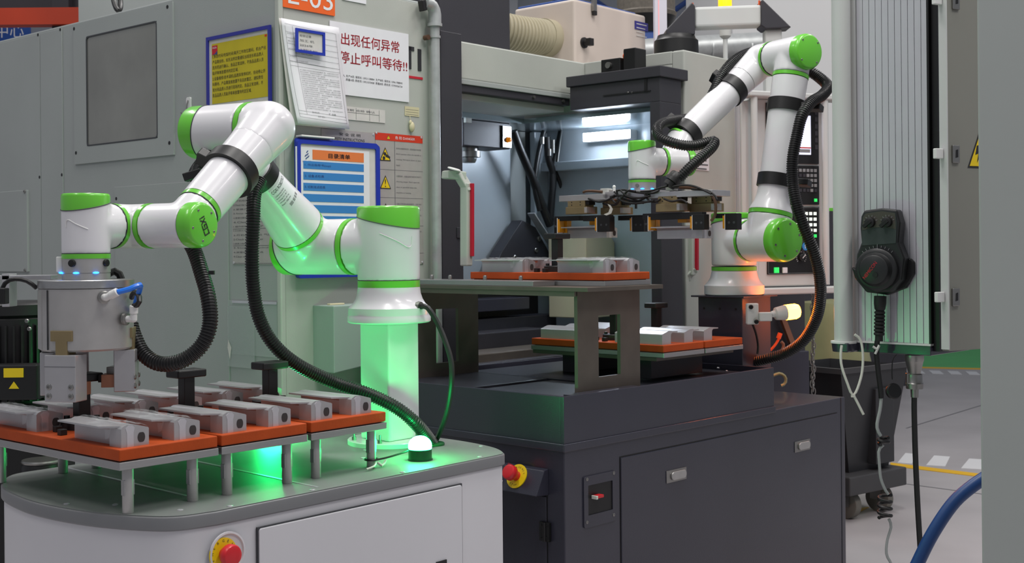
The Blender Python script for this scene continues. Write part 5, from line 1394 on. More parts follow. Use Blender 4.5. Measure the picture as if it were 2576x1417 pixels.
def on_paper(u, v, k=.0012):
    lean = .034; x = -.026 + (W - .002) * u + lean * (1 - v)
    return V(x, -.004 - .034 * (1 - v) ** 2 * (.35 + .65 * (1 - u)) - .002 * sin(u * 5 + v * 3) - k, H * v)
def pline(u0, v0, u1, v1, w=.0007):
    b = B(); n = 8
    for i in range(n):
        p, q = on_paper(u0 + (u1 - u0) * i / n, v0 + (v1 - v0) * i / n), on_paper(u0 + (u1 - u0) * (i + 1) / n, v0 + (v1 - v0) * (i + 1) / n)
        d = (q - p).normalized(); nn = V(-d.z, 0, d.x) * w / 2; b.add([p - nn, q - nn, q + nn, p + nn], [(0, 1, 2, 3)])
    return b
bb = B()
for a in [(.05, .955, .93, .93), (.05, .935, .06, .07), (.93, .93, .96, .05), (.06, .07, .96, .05), (.05, .56, .94, .55), (.05, .60, .94, .585), (.06, .13, .96, .115), (.06, .10, .96, .085), (.18, .94, .2, .1)] + [(.05, .88 - .055 * k, .94, .86 - .055 * k) for k in range(6)]:
    q = pline(*a); bb.add(q.v, q.f)
bb.obj('ruled_lines', 'ink_grey', ps_)
def ptext(s_t, u, v, h, w, m='ink'):
    vs, fs = text_geo(s_t); x0 = min(q.x for q in vs); x1 = max(q.x for q in vs); yy0 = min(q.y for q in vs); yy1 = max(q.y for q in vs)
    b = B(); b.add([on_paper(u + (q.x - x0) / (x1 - x0) * w, v + (q.y - yy0) / (yy1 - yy0) * h, .0016) for q in vs], fs); return b
pb = B()
rows = ['不合格品处理单', '品名 规格 数量 日期', '生产工序 责任部门 检验员', '确认人 班组 机台编号']
para = ['加工前确认毛坯型号是否与图纸要求一致，检查外观有无划伤', '首件必须送检，合格后方可批量生产，过程中按频次自检并记录', '加工完成后清理表面铁屑，轻拿轻放，防止碰伤，按要求摆放', '刀具寿命到期及时更换，更换后重新首检，确认尺寸合格', '异常情况立即停机并通知班长，不得私自调整程序参数', '设备点检表每班填写，保持现场整洁，工具归位']
q = ptext(rows[0], .36, .905, .014, .3); pb.add(q.v, q.f)
for i in range(8):
    q = ptext(rows[1 + i % 3], .07 + .1 * (i % 2), .86 - .036 * i, .011, .11 + .3 * (i % 3) / 3); pb.add(q.v, q.f)
for i in range(19):
    q = ptext(para[i % 6], .21, .525 - .0205 * i, .0105, .70 - .25 * ((i * 7) % 5 == 4)); pb.add(q.v, q.f)
for u, v, s_t in ((.3, .12, '检验员'), (.62, .12, '7.28'), (.4, .085, '检验 确认')):
    q = ptext(s_t, u, v, .014, .14); pb.add(q.v, q.f)
pb.obj('lettering', 'ink_grey', ps_)
# --- magnet frame over the papers
mf, W, H = front_sheet_thing('magnetic_frame', 'small blue magnetic frame holding the work order papers', 'frame', 742, 815, (70, 83), (131, 141), 'frame_blue', y=-.03)
fr_ = B().frame(rect(0, 0, W, H), rect(.0085, .0085, W - .0085, H - .0085), (0, 0, 0), XD, ZD, (0, -.006, 0)).obj('frame_bar', 'frame_blue', mf); recalc(fr_)
cd = B().box(.008, -.002, .008, W - .008, -.0005, H - .008).obj('card', 'paper_aged', mf)
for i, s_t in enumerate(('检验记录', '加工 机', '2024年', '上海制造 90%')):
    text('lettering', s_t, cd, 'ink_grey', V(.016, -.002, H - .024 - i * .0145), XD, ZD, h=.0075, w=W * (.4, .5, .45, .62)[i])
# --- machine maker's letters and red rule on the front
lt = thing('machine_lettering', 'black block letters over a red line on the machine front', 'lettering', (FB(1021, 190).x, -.0045, FB(1021, 190).z), fr=CNC)
a, b = FB(1027, 117) - FB(1021, 190), FB(1057, 178) - FB(1021, 190)
B().box(a.x - .012, -.002, b.z, a.x + .008, 0, a.z).box(a.x - .03, -.002, a.z - .014, a.x + .022, 0, a.z).box(b.x - .016, -.002, b.z - .002, b.x, 0, a.z - .004).obj('letters', 'ink', lt)
B().box(-.05, -.002, -.008, b.x + .006, 0, .0).obj('red_line', 'ink_red', lt)
# --- stickers
st, W, H = front_sheet_thing('torn_label', 'crumpled white strip label below the warning board', 'label', 862, 968, (268, 276), (303, 307), 'paper')
sl = B().box(0, -.0015, 0, W, 0, H).obj('strip', 'paper_aged', st)
for k in (.3, .62, .85): B().box(W * k, -.002, .003, W * k + .001, -.0015, H - .003).obj('rule', 'ink_grey', sl)
B().box(.0, -.002, H * .55, W * .85, -.0015, H * .57).obj('rule', 'ink_grey', sl)
text('lettering', '日期 点检 确认', sl, 'ink_grey', V(.01, -.0015, H * .66), XD, ZD, h=.007, w=W * .7)
sk, W, H = front_sheet_thing('worn_sticker', 'yellowed worn sticker near the pipe on the machine front', 'label', 1018, 1054, (268, 270), (292, 293), 'paper')
s_o = B().box(0, -.001, 0, W, 0, H).obj('sticker', 'putty', sk)
for k in range(3): B().box(.004, -.0014, .005 + k * .008, W - .004, -.001, .0058 + k * .008).obj('rule', 'ink_grey', s_o)
c = FB(1030, 320)
ft = thing('cotton_tuft', 'pale cotton tuft dangling on a thread near the pipe', 'tuft', (c.x, -.012, c.z), fr=CNC)
B().sphere((0, 0, 0), .011, 12, 8, (1, .7, 1.6)).sphere((-.006, 0, .014), .006, 10, 8, (1, .7, 1.5)).obj('tuft', 'putty', ft)
B().tube([(-.006, 0, .02), (-.008, 0, .03), (-.007, .003, .04)], .001, 6).obj('thread', 'putty', ft)
# --- safety instruction plates
sp1, W, H = front_sheet_thing('safety_plate', 'grey aluminium safety instructions plate behind the blue document holder', 'sign', 808, 942, (326, 332), (640, 650), 'plate_alu')
pl1 = B().box(0, -.0012, 0, W, 0, H).obj('plate', 'plate_alu', sp1)
text('lettering', '安 全 说 明', pl1, 'ink', V(W * .32, -.0012, H - .018), XD, ZD, h=.010, w=W * .40)
text('lettering', 'SAFETY INSTRUCTIONS', pl1, 'ink', V(W * .18, -.0012, H - .033), XD, ZD, h=.009, w=W * .62)
screw(pl1, (W - .006, -.0012, H - .006), NB, .004, .0015, 'alu_bright')
sp2, W, H = front_sheet_thing('danger_plate', 'danger plate with red header and yellow warning triangles beside the pipe', 'sign', 943, 1062, (333, 341), (668, 664), 'plate_alu')
pl2 = B().box(0, -.0012, 0, W, 0, H).obj('plate', 'plate_alu', sp2)
hd = B().box(0, -.0018, H - .026, W, -.0012, H - .002).obj('header', 'danger_red', pl2)
def triangle(parent, cx, cz, s):
    o = B().prism([(cx - s * .5, cz - s * .42), (cx + s * .5, cz - s * .42), (cx, cz + s * .48)], (0, -.0018, 0), XD, ZD, (0, -.0003, 0)).obj('triangle_border', 'ink', parent)
    B().prism([(cx - s * .40, cz - s * .36), (cx + s * .40, cz - s * .36), (cx, cz + s * .36)], (0, -.0021, 0), XD, ZD, (0, -.0003, 0)).obj('triangle_field', 'warn_yellow', parent)
triangle(hd, W * .27, H - .014, .017)
text('lettering', '!', hd, 'ink', V(W * .262, -.0024, H - .018), XD, ZD, h=.009)
text('lettering', '危 险 DANGER', hd, 'paper', V(W * .41, -.0018, H - .019), XD, ZD, h=.0105, w=W * .42)
B().box(W * .395, -.0015, .0, W * .405, -.0012, H - .026).obj('rule', 'ink_grey', pl2)
rowh = (H - .03) / 4.4
txts = [('请勿在主轴旋转时打开，否则易造成手部伤害', "Don't operate when the spindle is", 'rotating. Will injure others or your', 'hand.'), ('注意防护，设备运转时请勿打开护门', "Warning danger. Don't open the", 'door or guardrail when the', 'machine is running.'), ('设备工作时请远离运动部件，以免 夹伤', 'Keep your body away from moving', 'parts when the machine is running,', 'danger of crushing.'), ('禁止带手套操作设备及装夹工件', 'Never put hands near the', 'spindle while turning.', '')]
for i in range(4):
    zc = H - .03 - rowh * (i + .5)
    B().box(.0, -.0015, zc - rowh * .5, W, -.0012, zc - rowh * .5 + .0012).obj('rule', 'ink_grey', pl2)
    triangle(pl2, W * .2, zc + .004, .05)
    if i == 1: text('symbol', '!', pl2, 'ink', V(W * .185, -.0024, zc - .011), XD, ZD, h=.026)
    if i == 0:
        sy = B().cyl((W * .19, -.0022, zc + .006), (W * .19, -.0028, zc + .006), .006, n=16).cyl((W * .17, -.0022, zc - .008), (W * .17, -.0028, zc - .008), .006, n=16).prism([(.0, -.003), (.02, -.009), (.022, -.003), (.004, .006)], (W * .2, -.0022, zc), XD, ZD, (0, -.0006, 0)).obj('symbol', 'ink', pl2)
    if i == 2:
        sy = B()
        for aa in (20, 55, 90, 125, 160): sy.obox((W * .2 + cos(R(aa)) * .008, -.0024, zc - .010 + sin(R(aa)) * .008), V(cos(R(aa)), 0, sin(R(aa))) * .007, V(0, .0003, 0), V(-sin(R(aa)), 0, cos(R(aa))) * .0015)
        sy.obj('symbol', 'ink', pl2)
    tx_ = B()
    for k, s_t in enumerate(txts[i]):
        if s_t: text_into(tx_, s_t, V(W * .43, -.0012, zc + rowh * (.26 - .2 * k)), XD, ZD, h=.0058, w=W * min(.53, .0165 * len(s_t) if k else .53))
    tx_.obj('lettering', 'ink_grey', pl2)
for x, z in ((.005, H - .004), (W - .006, H - .006), (W - .006, .006)): screw(pl2, (x, -.0018, z), NB, .004, .0015, 'alu_bright')
# plate on the machine side
q0 = FA(694, 600); q1 = FA(586, 600); zt = (FA(694, 470).z + FA(586, 470).z) / 2; zb = (FA(694, 668).z + FA(586, 663).z) / 2
sp3 = thing('operation_plate', 'grey aluminium operation instruction plate behind the hanging conduit', 'sign', (-.0005, q0.y, zb), fr=CNC)
W, H = q1.y - q0.y, zt - zb
pl3 = B().box(-.0015, 0, 0, -.0003, W, H).obj('plate', 'plate_alu', sp3)
for k in (.0, .24, .46, .98): B().box(-.0019, .004, max(.003, H * k), -.0015, W - .004, max(.003, H * k) + .0012).obj('rule', 'ink_grey', pl3)
tx_ = B()
ops = ['1.操作前确认安全防护', '1.Confirm the safety', '2.开机检查 油位 气压', '2.Check the oil and air', '3.更换刀具时停止主轴', '3.Stop the spindle', '4.清理切屑请用工具', '4.Clean with tools']
for i in range(16):
    z = H * .93 - i * H * .056
    if z > .006: text_into(tx_, ops[i % 8], V(-.0015, W - .006, z), V(0, -1, 0), ZD, h=.0055, w=W * (.5 + .4 * ((i * 5) % 3) / 2))
tx_.obj('lettering', 'ink_grey', pl3)
for y in (.006, W - .006): screw(pl3, (-.0015, y, .005), NA, .004, .0015, 'alu_bright')
# clear document pocket on the side
q0 = FA(700, 800); q1 = FA(576, 800); zt = (FA(700, 768).z + FA(576, 748).z) / 2; zb = FA(640, 895).z
dp_ = thing('document_pocket', 'clear plastic document pocket hanging low on the machine side', 'document pocket', (-.001, q0.y, zb), fr=CNC)
W, H = q1.y - q0.y, zt - zb
B().box(-.004, .0, .0, -.001, W, H).obj('pocket', 'clear_pocket', dp_, bev=.001)
B().box(-.005, .0, H - .008, -.0035, W * .9, H).obj('pocket_rim', 'alu_bright', dp_)
B().box(-.0048, W * .45, -.04, -.0035, W, H * .9).obj('inner_sheet', 'clear_pocket', dp_)
tp = FA(576, 905)
B().add([(-.0055, W - .02, .02), (-.0055, W - .004, .045), (-.0055, W - .0, .02), (-.0055, W - .012, -.02)], [(0, 1, 2, 3)]).obj('tape_scrap', 'paper_aged', dp_)
# --- blue document holder with the contents sheet
bh, W, H = front_sheet_thing('document_holder', 'blue framed document holder with a striped contents sheet on the machine front', 'document holder', 738, 944, (351, 358), (705, 690), 'frame_blue', y=-.012)
for k in range(3):
    y = -.004 - .011 * k; dx = -.006 * k
    f_ = B().frame(rrect(dx, 0, W + dx, H - .004 * k, .01), rrect(dx + .012, .012, W + dx - .016, H - .004 * k - .012, .006), (0, y, 0), XD, ZD, (0, -.009, 0)).obj('leaf_frame', 'frame_blue', bh); recalc(f_)
fy = -.034
lf = B().box(-.002, fy + .004, .01, W - .025, fy + .006, H - .012).obj('leaf_backing', 'paper_aged', bh)
a = FB(745, 372, -.046); b = FB(930, 379, -.046); ox = FB(738, 347, -.012)
sh = B().box(a.x - ox.x, fy + .002, .015, b.x - ox.x, fy + .004, (a.z + b.z) / 2 - (ox.z - H)).obj('contents_sheet', 'paper', lf)
def hs(px, py): q = FB(px, py, -.046); return V(q.x - ox.x, fy + .002, q.z - (ox.z - H))
def patch(p0, p1, py0, py1, m, nm='stripe'):
    A = hs(p0, py0); C_ = hs(p1, py1); D = hs(p0, py0 + (py1 - py0)); return B().box(A.x, fy + .0012, C_.z, C_.x, fy + .002, A.z).obj(nm, m, sh)
def row(p0, p1, tl, bl, tr, brr, m):
    A, C_ = hs(p0, tl), hs(p1, brr); z1_ = (hs(p0, tl).z + hs(p1, tr).z) / 2; z0_ = (hs(p0, bl).z + hs(p1, brr).z) / 2
    o = B().box(A.x, fy + .0012, z0_, C_.x, fy + .002, z1_).obj('stripe', m, sh); return o, A.x, z0_, C_.x - A.x, z1_ - z0_
o, x, z, w, h_ = row(787, 916, 379, 404, 385, 408, 'sheet_orange')
text('lettering', '目录清单', o, 'ink', V(x + w * .3, fy + .0012, z + h_ * .22), XD, ZD, h=h_ * .5, w=w * .42, bold=.0006)
for i, s_t in enumerate(('1. 作业指导书(sop)', '2. 设备点检表', '3. 切削液点检表', '', '', '')):
    d_ = 27.2 * i
    o, x, z, w, h_ = row(764, 916, 407 + d_, 426 + d_, 413 + d_ * .985, 432 + d_ * .985, 'sheet_blue')
    if s_t: text('lettering', s_t, o, 'ink_blue', V(x + w * .02, fy + .0012, z + h_ * .32), XD, ZD, h=h_ * .36, w=w * (.42, .31, .33)[i])
lx = hs(770, 392)
em = B()
for k, (dx, dz) in enumerate(((0, 0), (.007, .004), (.003, -.008), (.010, -.003), (.006, .012))): em.obox((lx.x + dx, fy + .0014, lx.z + dz), V(.003, 0, .003), V(0, .0003, 0), V(.001, 0, -.001))
em.obj('emblem', 'ink_blue', sh)
text('lettering', 'HXDA 恒信', sh, 'ink_blue', V(lx.x - .012, fy + .002, lx.z - .022), XD, ZD, h=.007, w=.034)
B().box(.004, -.036, H + .001, W * .4, -.006, H + .007).obj('wiper_strip', 'white_plastic', bh, bev=.002)
# ------------------------------------------------------------------ pendant arm on the machine's right column
sw_c = CNC.hit(1700, 128, z=cz_)
sw_w = P(1701, 120, 4.95); swl = CNC.l(sw_w); 
pa = thing('pendant_support', 'grey pendant arm with black swivel joints above the machine column', 'support arm', (swl.x, swl.y, cz_), fr=CNC)
def PA(px, py, Y=4.95): return CNC.l(P(px, py, Y)) - V(swl.x, swl.y, cz_)
zz = lambda py: P(1701, py, 4.95).z - cz_
B().lathe((0, 0, 0), ZD, [(0, .094), (.03, .094), (.034, .09), (zz(104), .088), (zz(98), .078), (zz(90), .074)], 36).obj('swivel_base', 'black', pa)
def wedge(pts, thick, nm, Y=4.95):
    pts = [PA(x, y, Y) for x, y in pts]; n = len(pts); dv = CNC.mi.to_3x3() @ V(0, thick, 0)
    vs = [p - dv / 2 for p in pts] + [p + dv / 2 for p in pts]
    fs = [tuple(range(n)), tuple(range(n, 2 * n))[::-1]] + [(i, n + i, n + (i + 1) % n, (i + 1) % n) for i in range(n)]
    o = B().add(vs, fs).obj(nm, 'cnc_dark', pa, bev=.004); return recalc(o)
wedge([(1672, 97), (1672, 80), (1736, 12), (1744, 20), (1744, 92)], .10, 'swivel_knuckle')
w0, w1 = PA(1744, 48), PA(1912, 42)
dx_ = (w1 - w0).normalized(); sd_ = dx_.cross(ZD).normalized()
B().obox((w0 + w1) / 2, (w1 - w0) / 2, sd_ * .04, V(0, 0, .042)).obj('arm_tube', 'pendant_grey', pa, bev=.012, seg=3)
wedge([(1909, 8), (1912, 4), (1984, 74), (1960, 76), (1920, 78), (1909, 70)], .10, 'elbow_knuckle')
for x, y in ((1742, 16), (1910, 10)):
    c = PA(x, y - 3, 4.93); B().obox(c, V(.003, 0, 0), V(0, .003, 0), V(0, 0, .009)).obj('red_wedge', 'orange_wire', pa)
p0 = PA(1942, 76); p1 = PA(1944, 245)
B().obox((p0 + p1) / 2, V(0, 0, (p0.z - p1.z) / 2), dx_ * .034, sd_ * .03).obj('drop_tube', 'pendant_grey', pa, bev=.008)
# ------------------------------------------------------------------ amber tower lamp behind the arm
tl_ = thing('tower_lamp', 'glowing amber tower lamp on a thin white rod behind the pendant arm', 'lamp', (P(1825, 140, 5.3).x, 5.3, P(1825, 150, 5.3).z))
tz = lambda py: P(1825, py, 5.3).z - P(1825, 150, 5.3).z
B().cyl((0, 0, -.3), (0, 0, tz(95)), .010, n=14).obj('rod', 'pendant_grey', tl_)
B().lathe((0, 0, tz(97)), ZD, [(0, .014), (.01, .024), (tz(72) - tz(97), .026), (tz(18) - tz(97), .026)], 24).obj('lamp_base', 'grey_plastic', tl_)
B().lathe((0, 0, tz(18)), ZD, [(0, .029), (.075, .029), (.085, .024), (.085, 0)], 24).obj('lamp_lens', 'lamp_amber', tl_)
# translucent vertical post
ac = thing('pale_post', 'tall pale post with a red reflection as glowing edge behind the swivel base', 'post', (P(1661, 100, 5.6).x, 5.6, 0))
B().box(-.028, -.03, 0, .028, .03, 3.2).obj('post', 'tower_white', ac, bev=.004)
B().box(-.012, -.032, .5, -.008, -.0302, 3.1).obj('red_edge', 'red_reflection', ac)  # reflected red put in as a weakly glowing strip
# brown ventilation drum and steel duct behind the machine
vd = thing('ventilation_drum', 'brown mesh covered ventilation drum above the collector box', 'drum', (P(1625, 20, 6.6).x, 6.6, P(1625, 45, 6.6).z))
B().lathe((0, 0, 0), ZD, [(0, .16), (.02, .165), (.03, .155), (.6, .155), (.6, 0)], 40).obj('drum', 'duct_brown', vd)
B().lathe((0, 0, -.09), ZD, [(0, .12), (.09, .16)], 40).obj('cone', 'black', vd)
B().cyl((0, 0, -.9), (0, 0, -.09), .11, n=28).obj('drum_stack', 'beam_blue', vd)
sdct = thing('steel_duct', 'shiny horizontal steel duct seen under the pendant arm', 'duct', P(1790, 118, 6.4))
B().cyl((-.35, 0, -.02), (.26, 0, .01), .065, n=24).obj('duct_run', 'galv', sdct)
for x in (-.2, .0, .2): B().cyl((x - .004, 0, -.012), (x + .004, 0, -.012), .068, n=24).obj('duct_seam', 'galv', sdct)
# big white cabinet wall behind the second robot
bgp = thing('white_enclosure', 'tall white machine enclosure with a green stripe behind the raised robot', 'enclosure', (P(1845, 300, 7.4).x, 7.4, 0), R(8))
B().box(0, 0, 0, .7, 1.0, 3.4).obj('enclosure_shell', 'hall_panel', bgp, bev=.01)
zs = P(2070, 525, 7.4).z
B().box(.02, -.004, zs - .012, .68, 0, zs + .006).obj('green_stripe', 'robot_green', bgp)
B().box(.02, -.004, .1, .68, 0, zs - .014).obj('dark_plinth', 'cnc_dark', bgp)
# ------------------------------------------------------------------ operator pendant of the machine (screen and keys)
PN = Fr(P(1890, 400, 4.85).x, 4.85, 24.0)
pn = thing('control_pendant', 'grey control pendant with black key panels and lit screen behind the raised robot', 'control pendant', (0, 0, 0), fr=PN)
ph = lambda px, py, y=0.0: PN.hit(px, py, y=y)
zt, zb = ph(1900, 248).z, ph(1990, 720).z
xr = ph(2072, 400).x
B().box(0, .0, zb, xr, .16, zt).obj('casing', 'pendant_grey', pn, bev=.006)
# slatted left side
dl = V(-.45, .9, 0)
slat = B().box(-.004, 0, zb + .04, 0, .018, zt - .02).mesh('side_slat', 'pendant_slat')
for k in range(8):
    o = bpy.data.objects.new('side_slat', slat); COL.objects.link(o); o.parent = pn; o.location = (-.045 - .0 * k, .012 + .021 * k, 0); 
B().box(-.044, .0, zb + .03, 0, .16, zt - .01).obj('side_frame', 'pendant_grey', pn, bev=.003)
for x in (-.02, ph(2076, 400, -.05).x):
    B().cyl((x, -.05, ph(2076, 715).z), (x, -.05, zt - .0), .0135, n=16).obj('side_rod', 'pendant_grey', pn)
B().box(-.05, -.068, zt, xr + .06, .02, zt + .022).obj('top_rail', 'pendant_grey', pn, bev=.005)
B().box(-.02, -.068, zb - .03, xr + .06, .02, zb - .004).obj('bottom_rail', 'pendant_grey', pn, bev=.005)
fp0 = ph(1925, 270).x; fp1 = ph(2058, 400).x
def panel(py0, py1, nm, m='black'):
    z1_, z0_ = ph(1990, py0).z, ph(1990, py1).z
    return B().box(fp0, -.006, z0_, fp1, 0, z1_).obj(nm, m, pn, bev=.002), z0_, z1_
p1o, a, b = panel(262, 412, 'screen_bezel')
s0, s1 = ph(1990, 290), ph(2037, 390)
sc = B().box(ph(1945, 300).x, -.008, s1.z, s1.x, -.006, s0.z).obj('screen', 'screen', p1o)
B().box(s1.x - .06, -.0085, s1.z + .025, s1.x - .001, -.008, s1.z + .03).obj('status_bar', 'danger_red', sc)
B().box(s1.x - .06, -.0085, s1.z + .008, s1.x - .004, -.008, s1.z + .022).obj('soft_keys', 'key_grey', sc)
for k in range(6):
    z = b - .03 - k * .028; B().box(fp1 - .02, -.0075, z - .009, fp1 - .006, -.006, z + .009).obj('soft_key', 'cnc_dark', p1o)
p2o, a, b = panel(416, 515, 'key_panel')
km = B().box(0, -.0085, 0, .0125, -.006, .0125).mesh('key', 'key_grey')
kd = B().box(0, -.0085, 0, .0125, -.006, .0125).mesh('key', 'cnc_dark')
klit = B().box(0, -.0085, 0, .0135, -.006, .0125).mesh('key', 'key_lit'); kgr = B().box(0, -.0085, 0, .0135, -.006, .0125).mesh('key', 'key_green')
def key(me, x, z, parent):
    o = bpy.data.objects.new('key', me); COL.objects.link(o); o.parent = parent; o.location = (x, 0, z)
for i in range(10):
    for j in range(5):
        x = fp1 - .026 - i * .0185; z = b - .026 - j * .020
        if x < fp0 + .004: continue
        lightk = (i < 3 and j > 0) or j == 0
        if j == 4 and i in (0, 2): lightk = False
        key(km if lightk else kd, x, z, p2o)
key(kgr, fp1 - .026, a + .012, p2o)
p3o, a, b = panel(520, 690, 'machine_panel')
B().frame(rect(fp0 + .003, a + .003, fp1 - .003, b - .003), rect(fp0 + .005, a + .005, fp1 - .005, b - .005), (0, -.0062, 0), XD, ZD, (0, -.0008, 0)).obj('panel_line', 'steel', p3o)
for i in range(5):
    for j in range(5):
        key(kgr if (i == 0 and j == 4) else klit, fp1 - .03 - i * .0215, b - .034 - j * .0225, p3o)
for i in range(4):
    for j in range(3): key(kd, fp1 - .05 - i * .02, b - .148 - j * .018, p3o)
for px, py, r_ in ((2013, 648, .024), (2046, 642, .02)):
    c = ph(px, py); k = B().lathe((c.x, -.006, c.z), NB, [(0, r_ * .62), (.012, r_ * .62), (.014, r_ * .5), (.014, 0)], 20).obj('rotary_knob', 'black', p3o)
    for q in range(15):
        aa = R(-40 + 260 * q / 14); B().obox((c.x + cos(aa) * r_ * .95, -.0065, c.z + sin(aa) * r_ * .95), V(cos(aa), 0, sin(aa)) * .0025, V(0, .0004, 0), V(-sin(aa), 0, cos(aa)) * .0008).obj('tick', 'line_white', k)
    B().obox((c.x + .004, -.0205, c.z + .004), V(.007, 0, .007), V(0, .001, 0), V(-.001, 0, .001)).obj('pointer', 'line_white', k)
for px, m_ in ((1950, 'key_green'), (1971, 'line_white')):
    c = ph(px, 680); B().box(c.x - .011, -.012, c.z - .011, c.x + .011, -.006, c.z + .011).obj('push_button', m_, p3o, bev=.001)
bt = B().lathe((ph(2015, 645).x, -.03, ph(2015, 620).z - .0), NB, [(0, .0165), (.001, .0165), (.001, 0)], 24).obj('number_tag', 'sheet_blue', p3o)
text('digit', '1', bt, 'paper', V(ph(2015, 645).x - .004, -.031, ph(2015, 620).z - .009), XD, ZD, h=.018)

# ------------------------------------------------------------------ second pendant near the viewer: slatted face, post, handwheel
PD = Fr(P(2338, 600, 3.28).x, 3.28, -44.0)
pd = thing('slatted_pendant', 'grey slatted pendant housing with a round side post, bearing the black handwheel', 'control pendant', (0, 0, 0), fr=PD)
dh = lambda px, py, y=0.0: PD.hit(px, py, y=y)
xl = dh(2158, 500).x; zb = (dh(2160, 857).z + dh(2335, 866).z) / 2; zt = 2.3
B().box(xl, .004, zb, -.002, .24, zt).obj('core', 'cnc_dark', pd)
n = 11; wv = -xl / n
for k in range(n):
    B().box(xl + wv * k + .0006, 0, zb, xl + wv * (k + 1) - .0006, .005, zt).obj('slat', 'pendant_slat', pd, bev=.0008)
B().box(-.003, -.001, zb - .01, .003, .012, zt).obj('edge_seal', 'black', pd)
# rounded left edge and the post
B().cyl((xl - .012, .012, zb), (xl - .012, .012, zt), .0125, n=20).obj('edge_round', 'pendant_grey', pd)
zb2 = (dh(2150, 888).z + dh(2340, 892).z) / 2
B().box(xl - .02, -.004, zb2, .003, .24, zb - .004).obj('bottom_trim', 'charcoal', pd, bev=.002)
B().box(xl - .02, -.006, zb - .005, .003, .235, zb).obj('trim_line', 'white_plastic', pd)
pc = P(2120, 600, 3.42); pcl = PD.l(pc)
B().cyl((pcl.x, pcl.y, zb - .002), (pcl.x, pcl.y, zt), .0255, n=28).obj('post', 'pendant_grey', pd)
br_ = B().lathe((pcl.x, pcl.y, zb2 + .002), ZD, [(0, .030), (zb - zb2 - .008, .033), (zb - zb2 - .002, .033), (zb - zb2 - .002, 0)], 28).obj('post_socket', 'charcoal', pd)
B().box(pcl.x, pcl.y - .03, zb2 + .002, xl, pcl.y + .03, zb - .004).obj('socket_arm', 'charcoal', pd, bev=.003)
B().cyl((pcl.x, pcl.y, zb - .006), (pcl.x, pcl.y, zb), .035, n=28).obj('socket_collar', 'white_plastic', pd)
# open cabinet: dark interior and door leaf with locks
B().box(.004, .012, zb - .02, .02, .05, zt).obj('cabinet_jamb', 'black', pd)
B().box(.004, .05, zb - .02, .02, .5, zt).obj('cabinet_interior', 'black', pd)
DR = Fr(P(2385, 600, 3.12).x, 3.12, 30)
dr_ = thing('control_cabinet', 'control cabinet with its grey door open and two square locks, beside the slatted pendant', 'cabinet', (0, 0, 0), fr=DR)
zdb = DR.hit(2390, 884, y=0).z
B().box(0, 0, zdb, .42, .022, 2.3).obj('door_leaf', 'door_grey', dr_, bev=.002)
B().box(-.003, -.002, zdb + .004, .001, .022, 2.3).obj('door_edge', 'pendant_grey', dr_)
for py in (388, 748, 2):
    c = DR.hit(2402, py, y=0)
    lk = B().box(c.x - .0125, -.006, c.z - .023, c.x + .0125, 0, c.z + .023).obj('lock', 'steel', dr_, bev=.002)
    B().prism([(c.x - .004, c.z - .01), (c.x + .005, c.z - .008), (c.x + .005, c.z + .012), (c.x - .003, c.z + .01)], (0, -.006, 0), XD, ZD, (0, -.0006, 0)).obj('keyhole', 'black', lk)
    B().box(-.03, .008, c.z - .012, -.004, .02, c.z + .014).obj('lock_bolt', 'white_plastic', lk, bev=.002)
c = DR.hit(2452, 378, y=0)
wt = B().prism([(c.x - .028, c.z - .046), (c.x + .06, c.z - .046), (c.x + .016, c.z + .046)], (0, -.0003, 0), XD, ZD, (0, -.0008, 0)).obj('warning_triangle', 'ink', dr_)
B().prism([(c.x - .021, c.z - .041), (c.x + .053, c.z - .041), (c.x + .016, c.z + .036)], (0, -.0012, 0), XD, ZD, (0, -.0005, 0)).obj('triangle_field', 'warn_yellow', wt)
B().prism([(c.x + .006, c.z + .012), (c.x + .0, c.z - .012), (c.x + .012, c.z - .008), (c.x + .006, c.z - .032), (c.x + .026, c.z - .002), (c.x + .014, c.z - .004), (c.x + .02, c.z + .014)], (0, -.0018, 0), XD, ZD, (0, -.0005, 0)).obj('bolt_symbol', 'ink', wt)
# foreground panel
fg = B().box(0, 0, 0, .5, .04, 2.3).obj('foreground_partition', 'side_panel', bev=.004)
fg.location = P(2464, 700, 2.55) * 1; fg.location.z = 0; fg.rotation_euler = (0, 0, R(-26))
tag(fg, 'plain grey sheet metal partition filling the picture edge', 'partition')
# ---------------- handwheel pulse generator
hwc = dh(2225, 640, -.02)
HW = thing('handwheel_unit', 'black handwheel pulse generator hanging on the slatted pendant', 'handwheel', (hwc.x, -.001, hwc.z), R(8), fr=PD)
hh_ = lambda px, py, y=-.05: PD.hit(px, py, y=y) - V(hwc.x, -.001, hwc.z)
def hpt(px, py, y=-.05): q = hh_(px, py, y); return (q.x, q.z)
bodyp = [hpt(2165, 545), hpt(2172, 530), hpt(2215, 524), hpt(2250, 528), hpt(2258, 560), hpt(2254, 610), hpt(2268, 650), hpt(2262, 705), hpt(2235, 735), hpt(2200, 736), hpt(2168, 712), hpt(2152, 675), hpt(2155, 640), hpt(2166, 610), hpt(2163, 575)]
B().prism(bodyp, (0, -.012, 0), XD, ZD, (0, -.045, 0)).obj('body', 'handwheel_black', HW, bev=.006, seg=3)
fpl = [hpt(2170, 548), hpt(2176, 537), hpt(2215, 531), hpt(2247, 536), hpt(2250, 560), hpt(2248, 612), hpt(2168, 618), hpt(2168, 575)]
fo = B().prism(fpl, (0, -.057, 0), XD, ZD, (0, -.0015, 0)).obj('face_plate', 'handwheel_face', HW)
up = [hpt(2171, 548), hpt(2177, 538), hpt(2215, 532), hpt(2246, 537), hpt(2248, 577), hpt(2225, 572), hpt(2195, 573), hpt(2169, 580)]
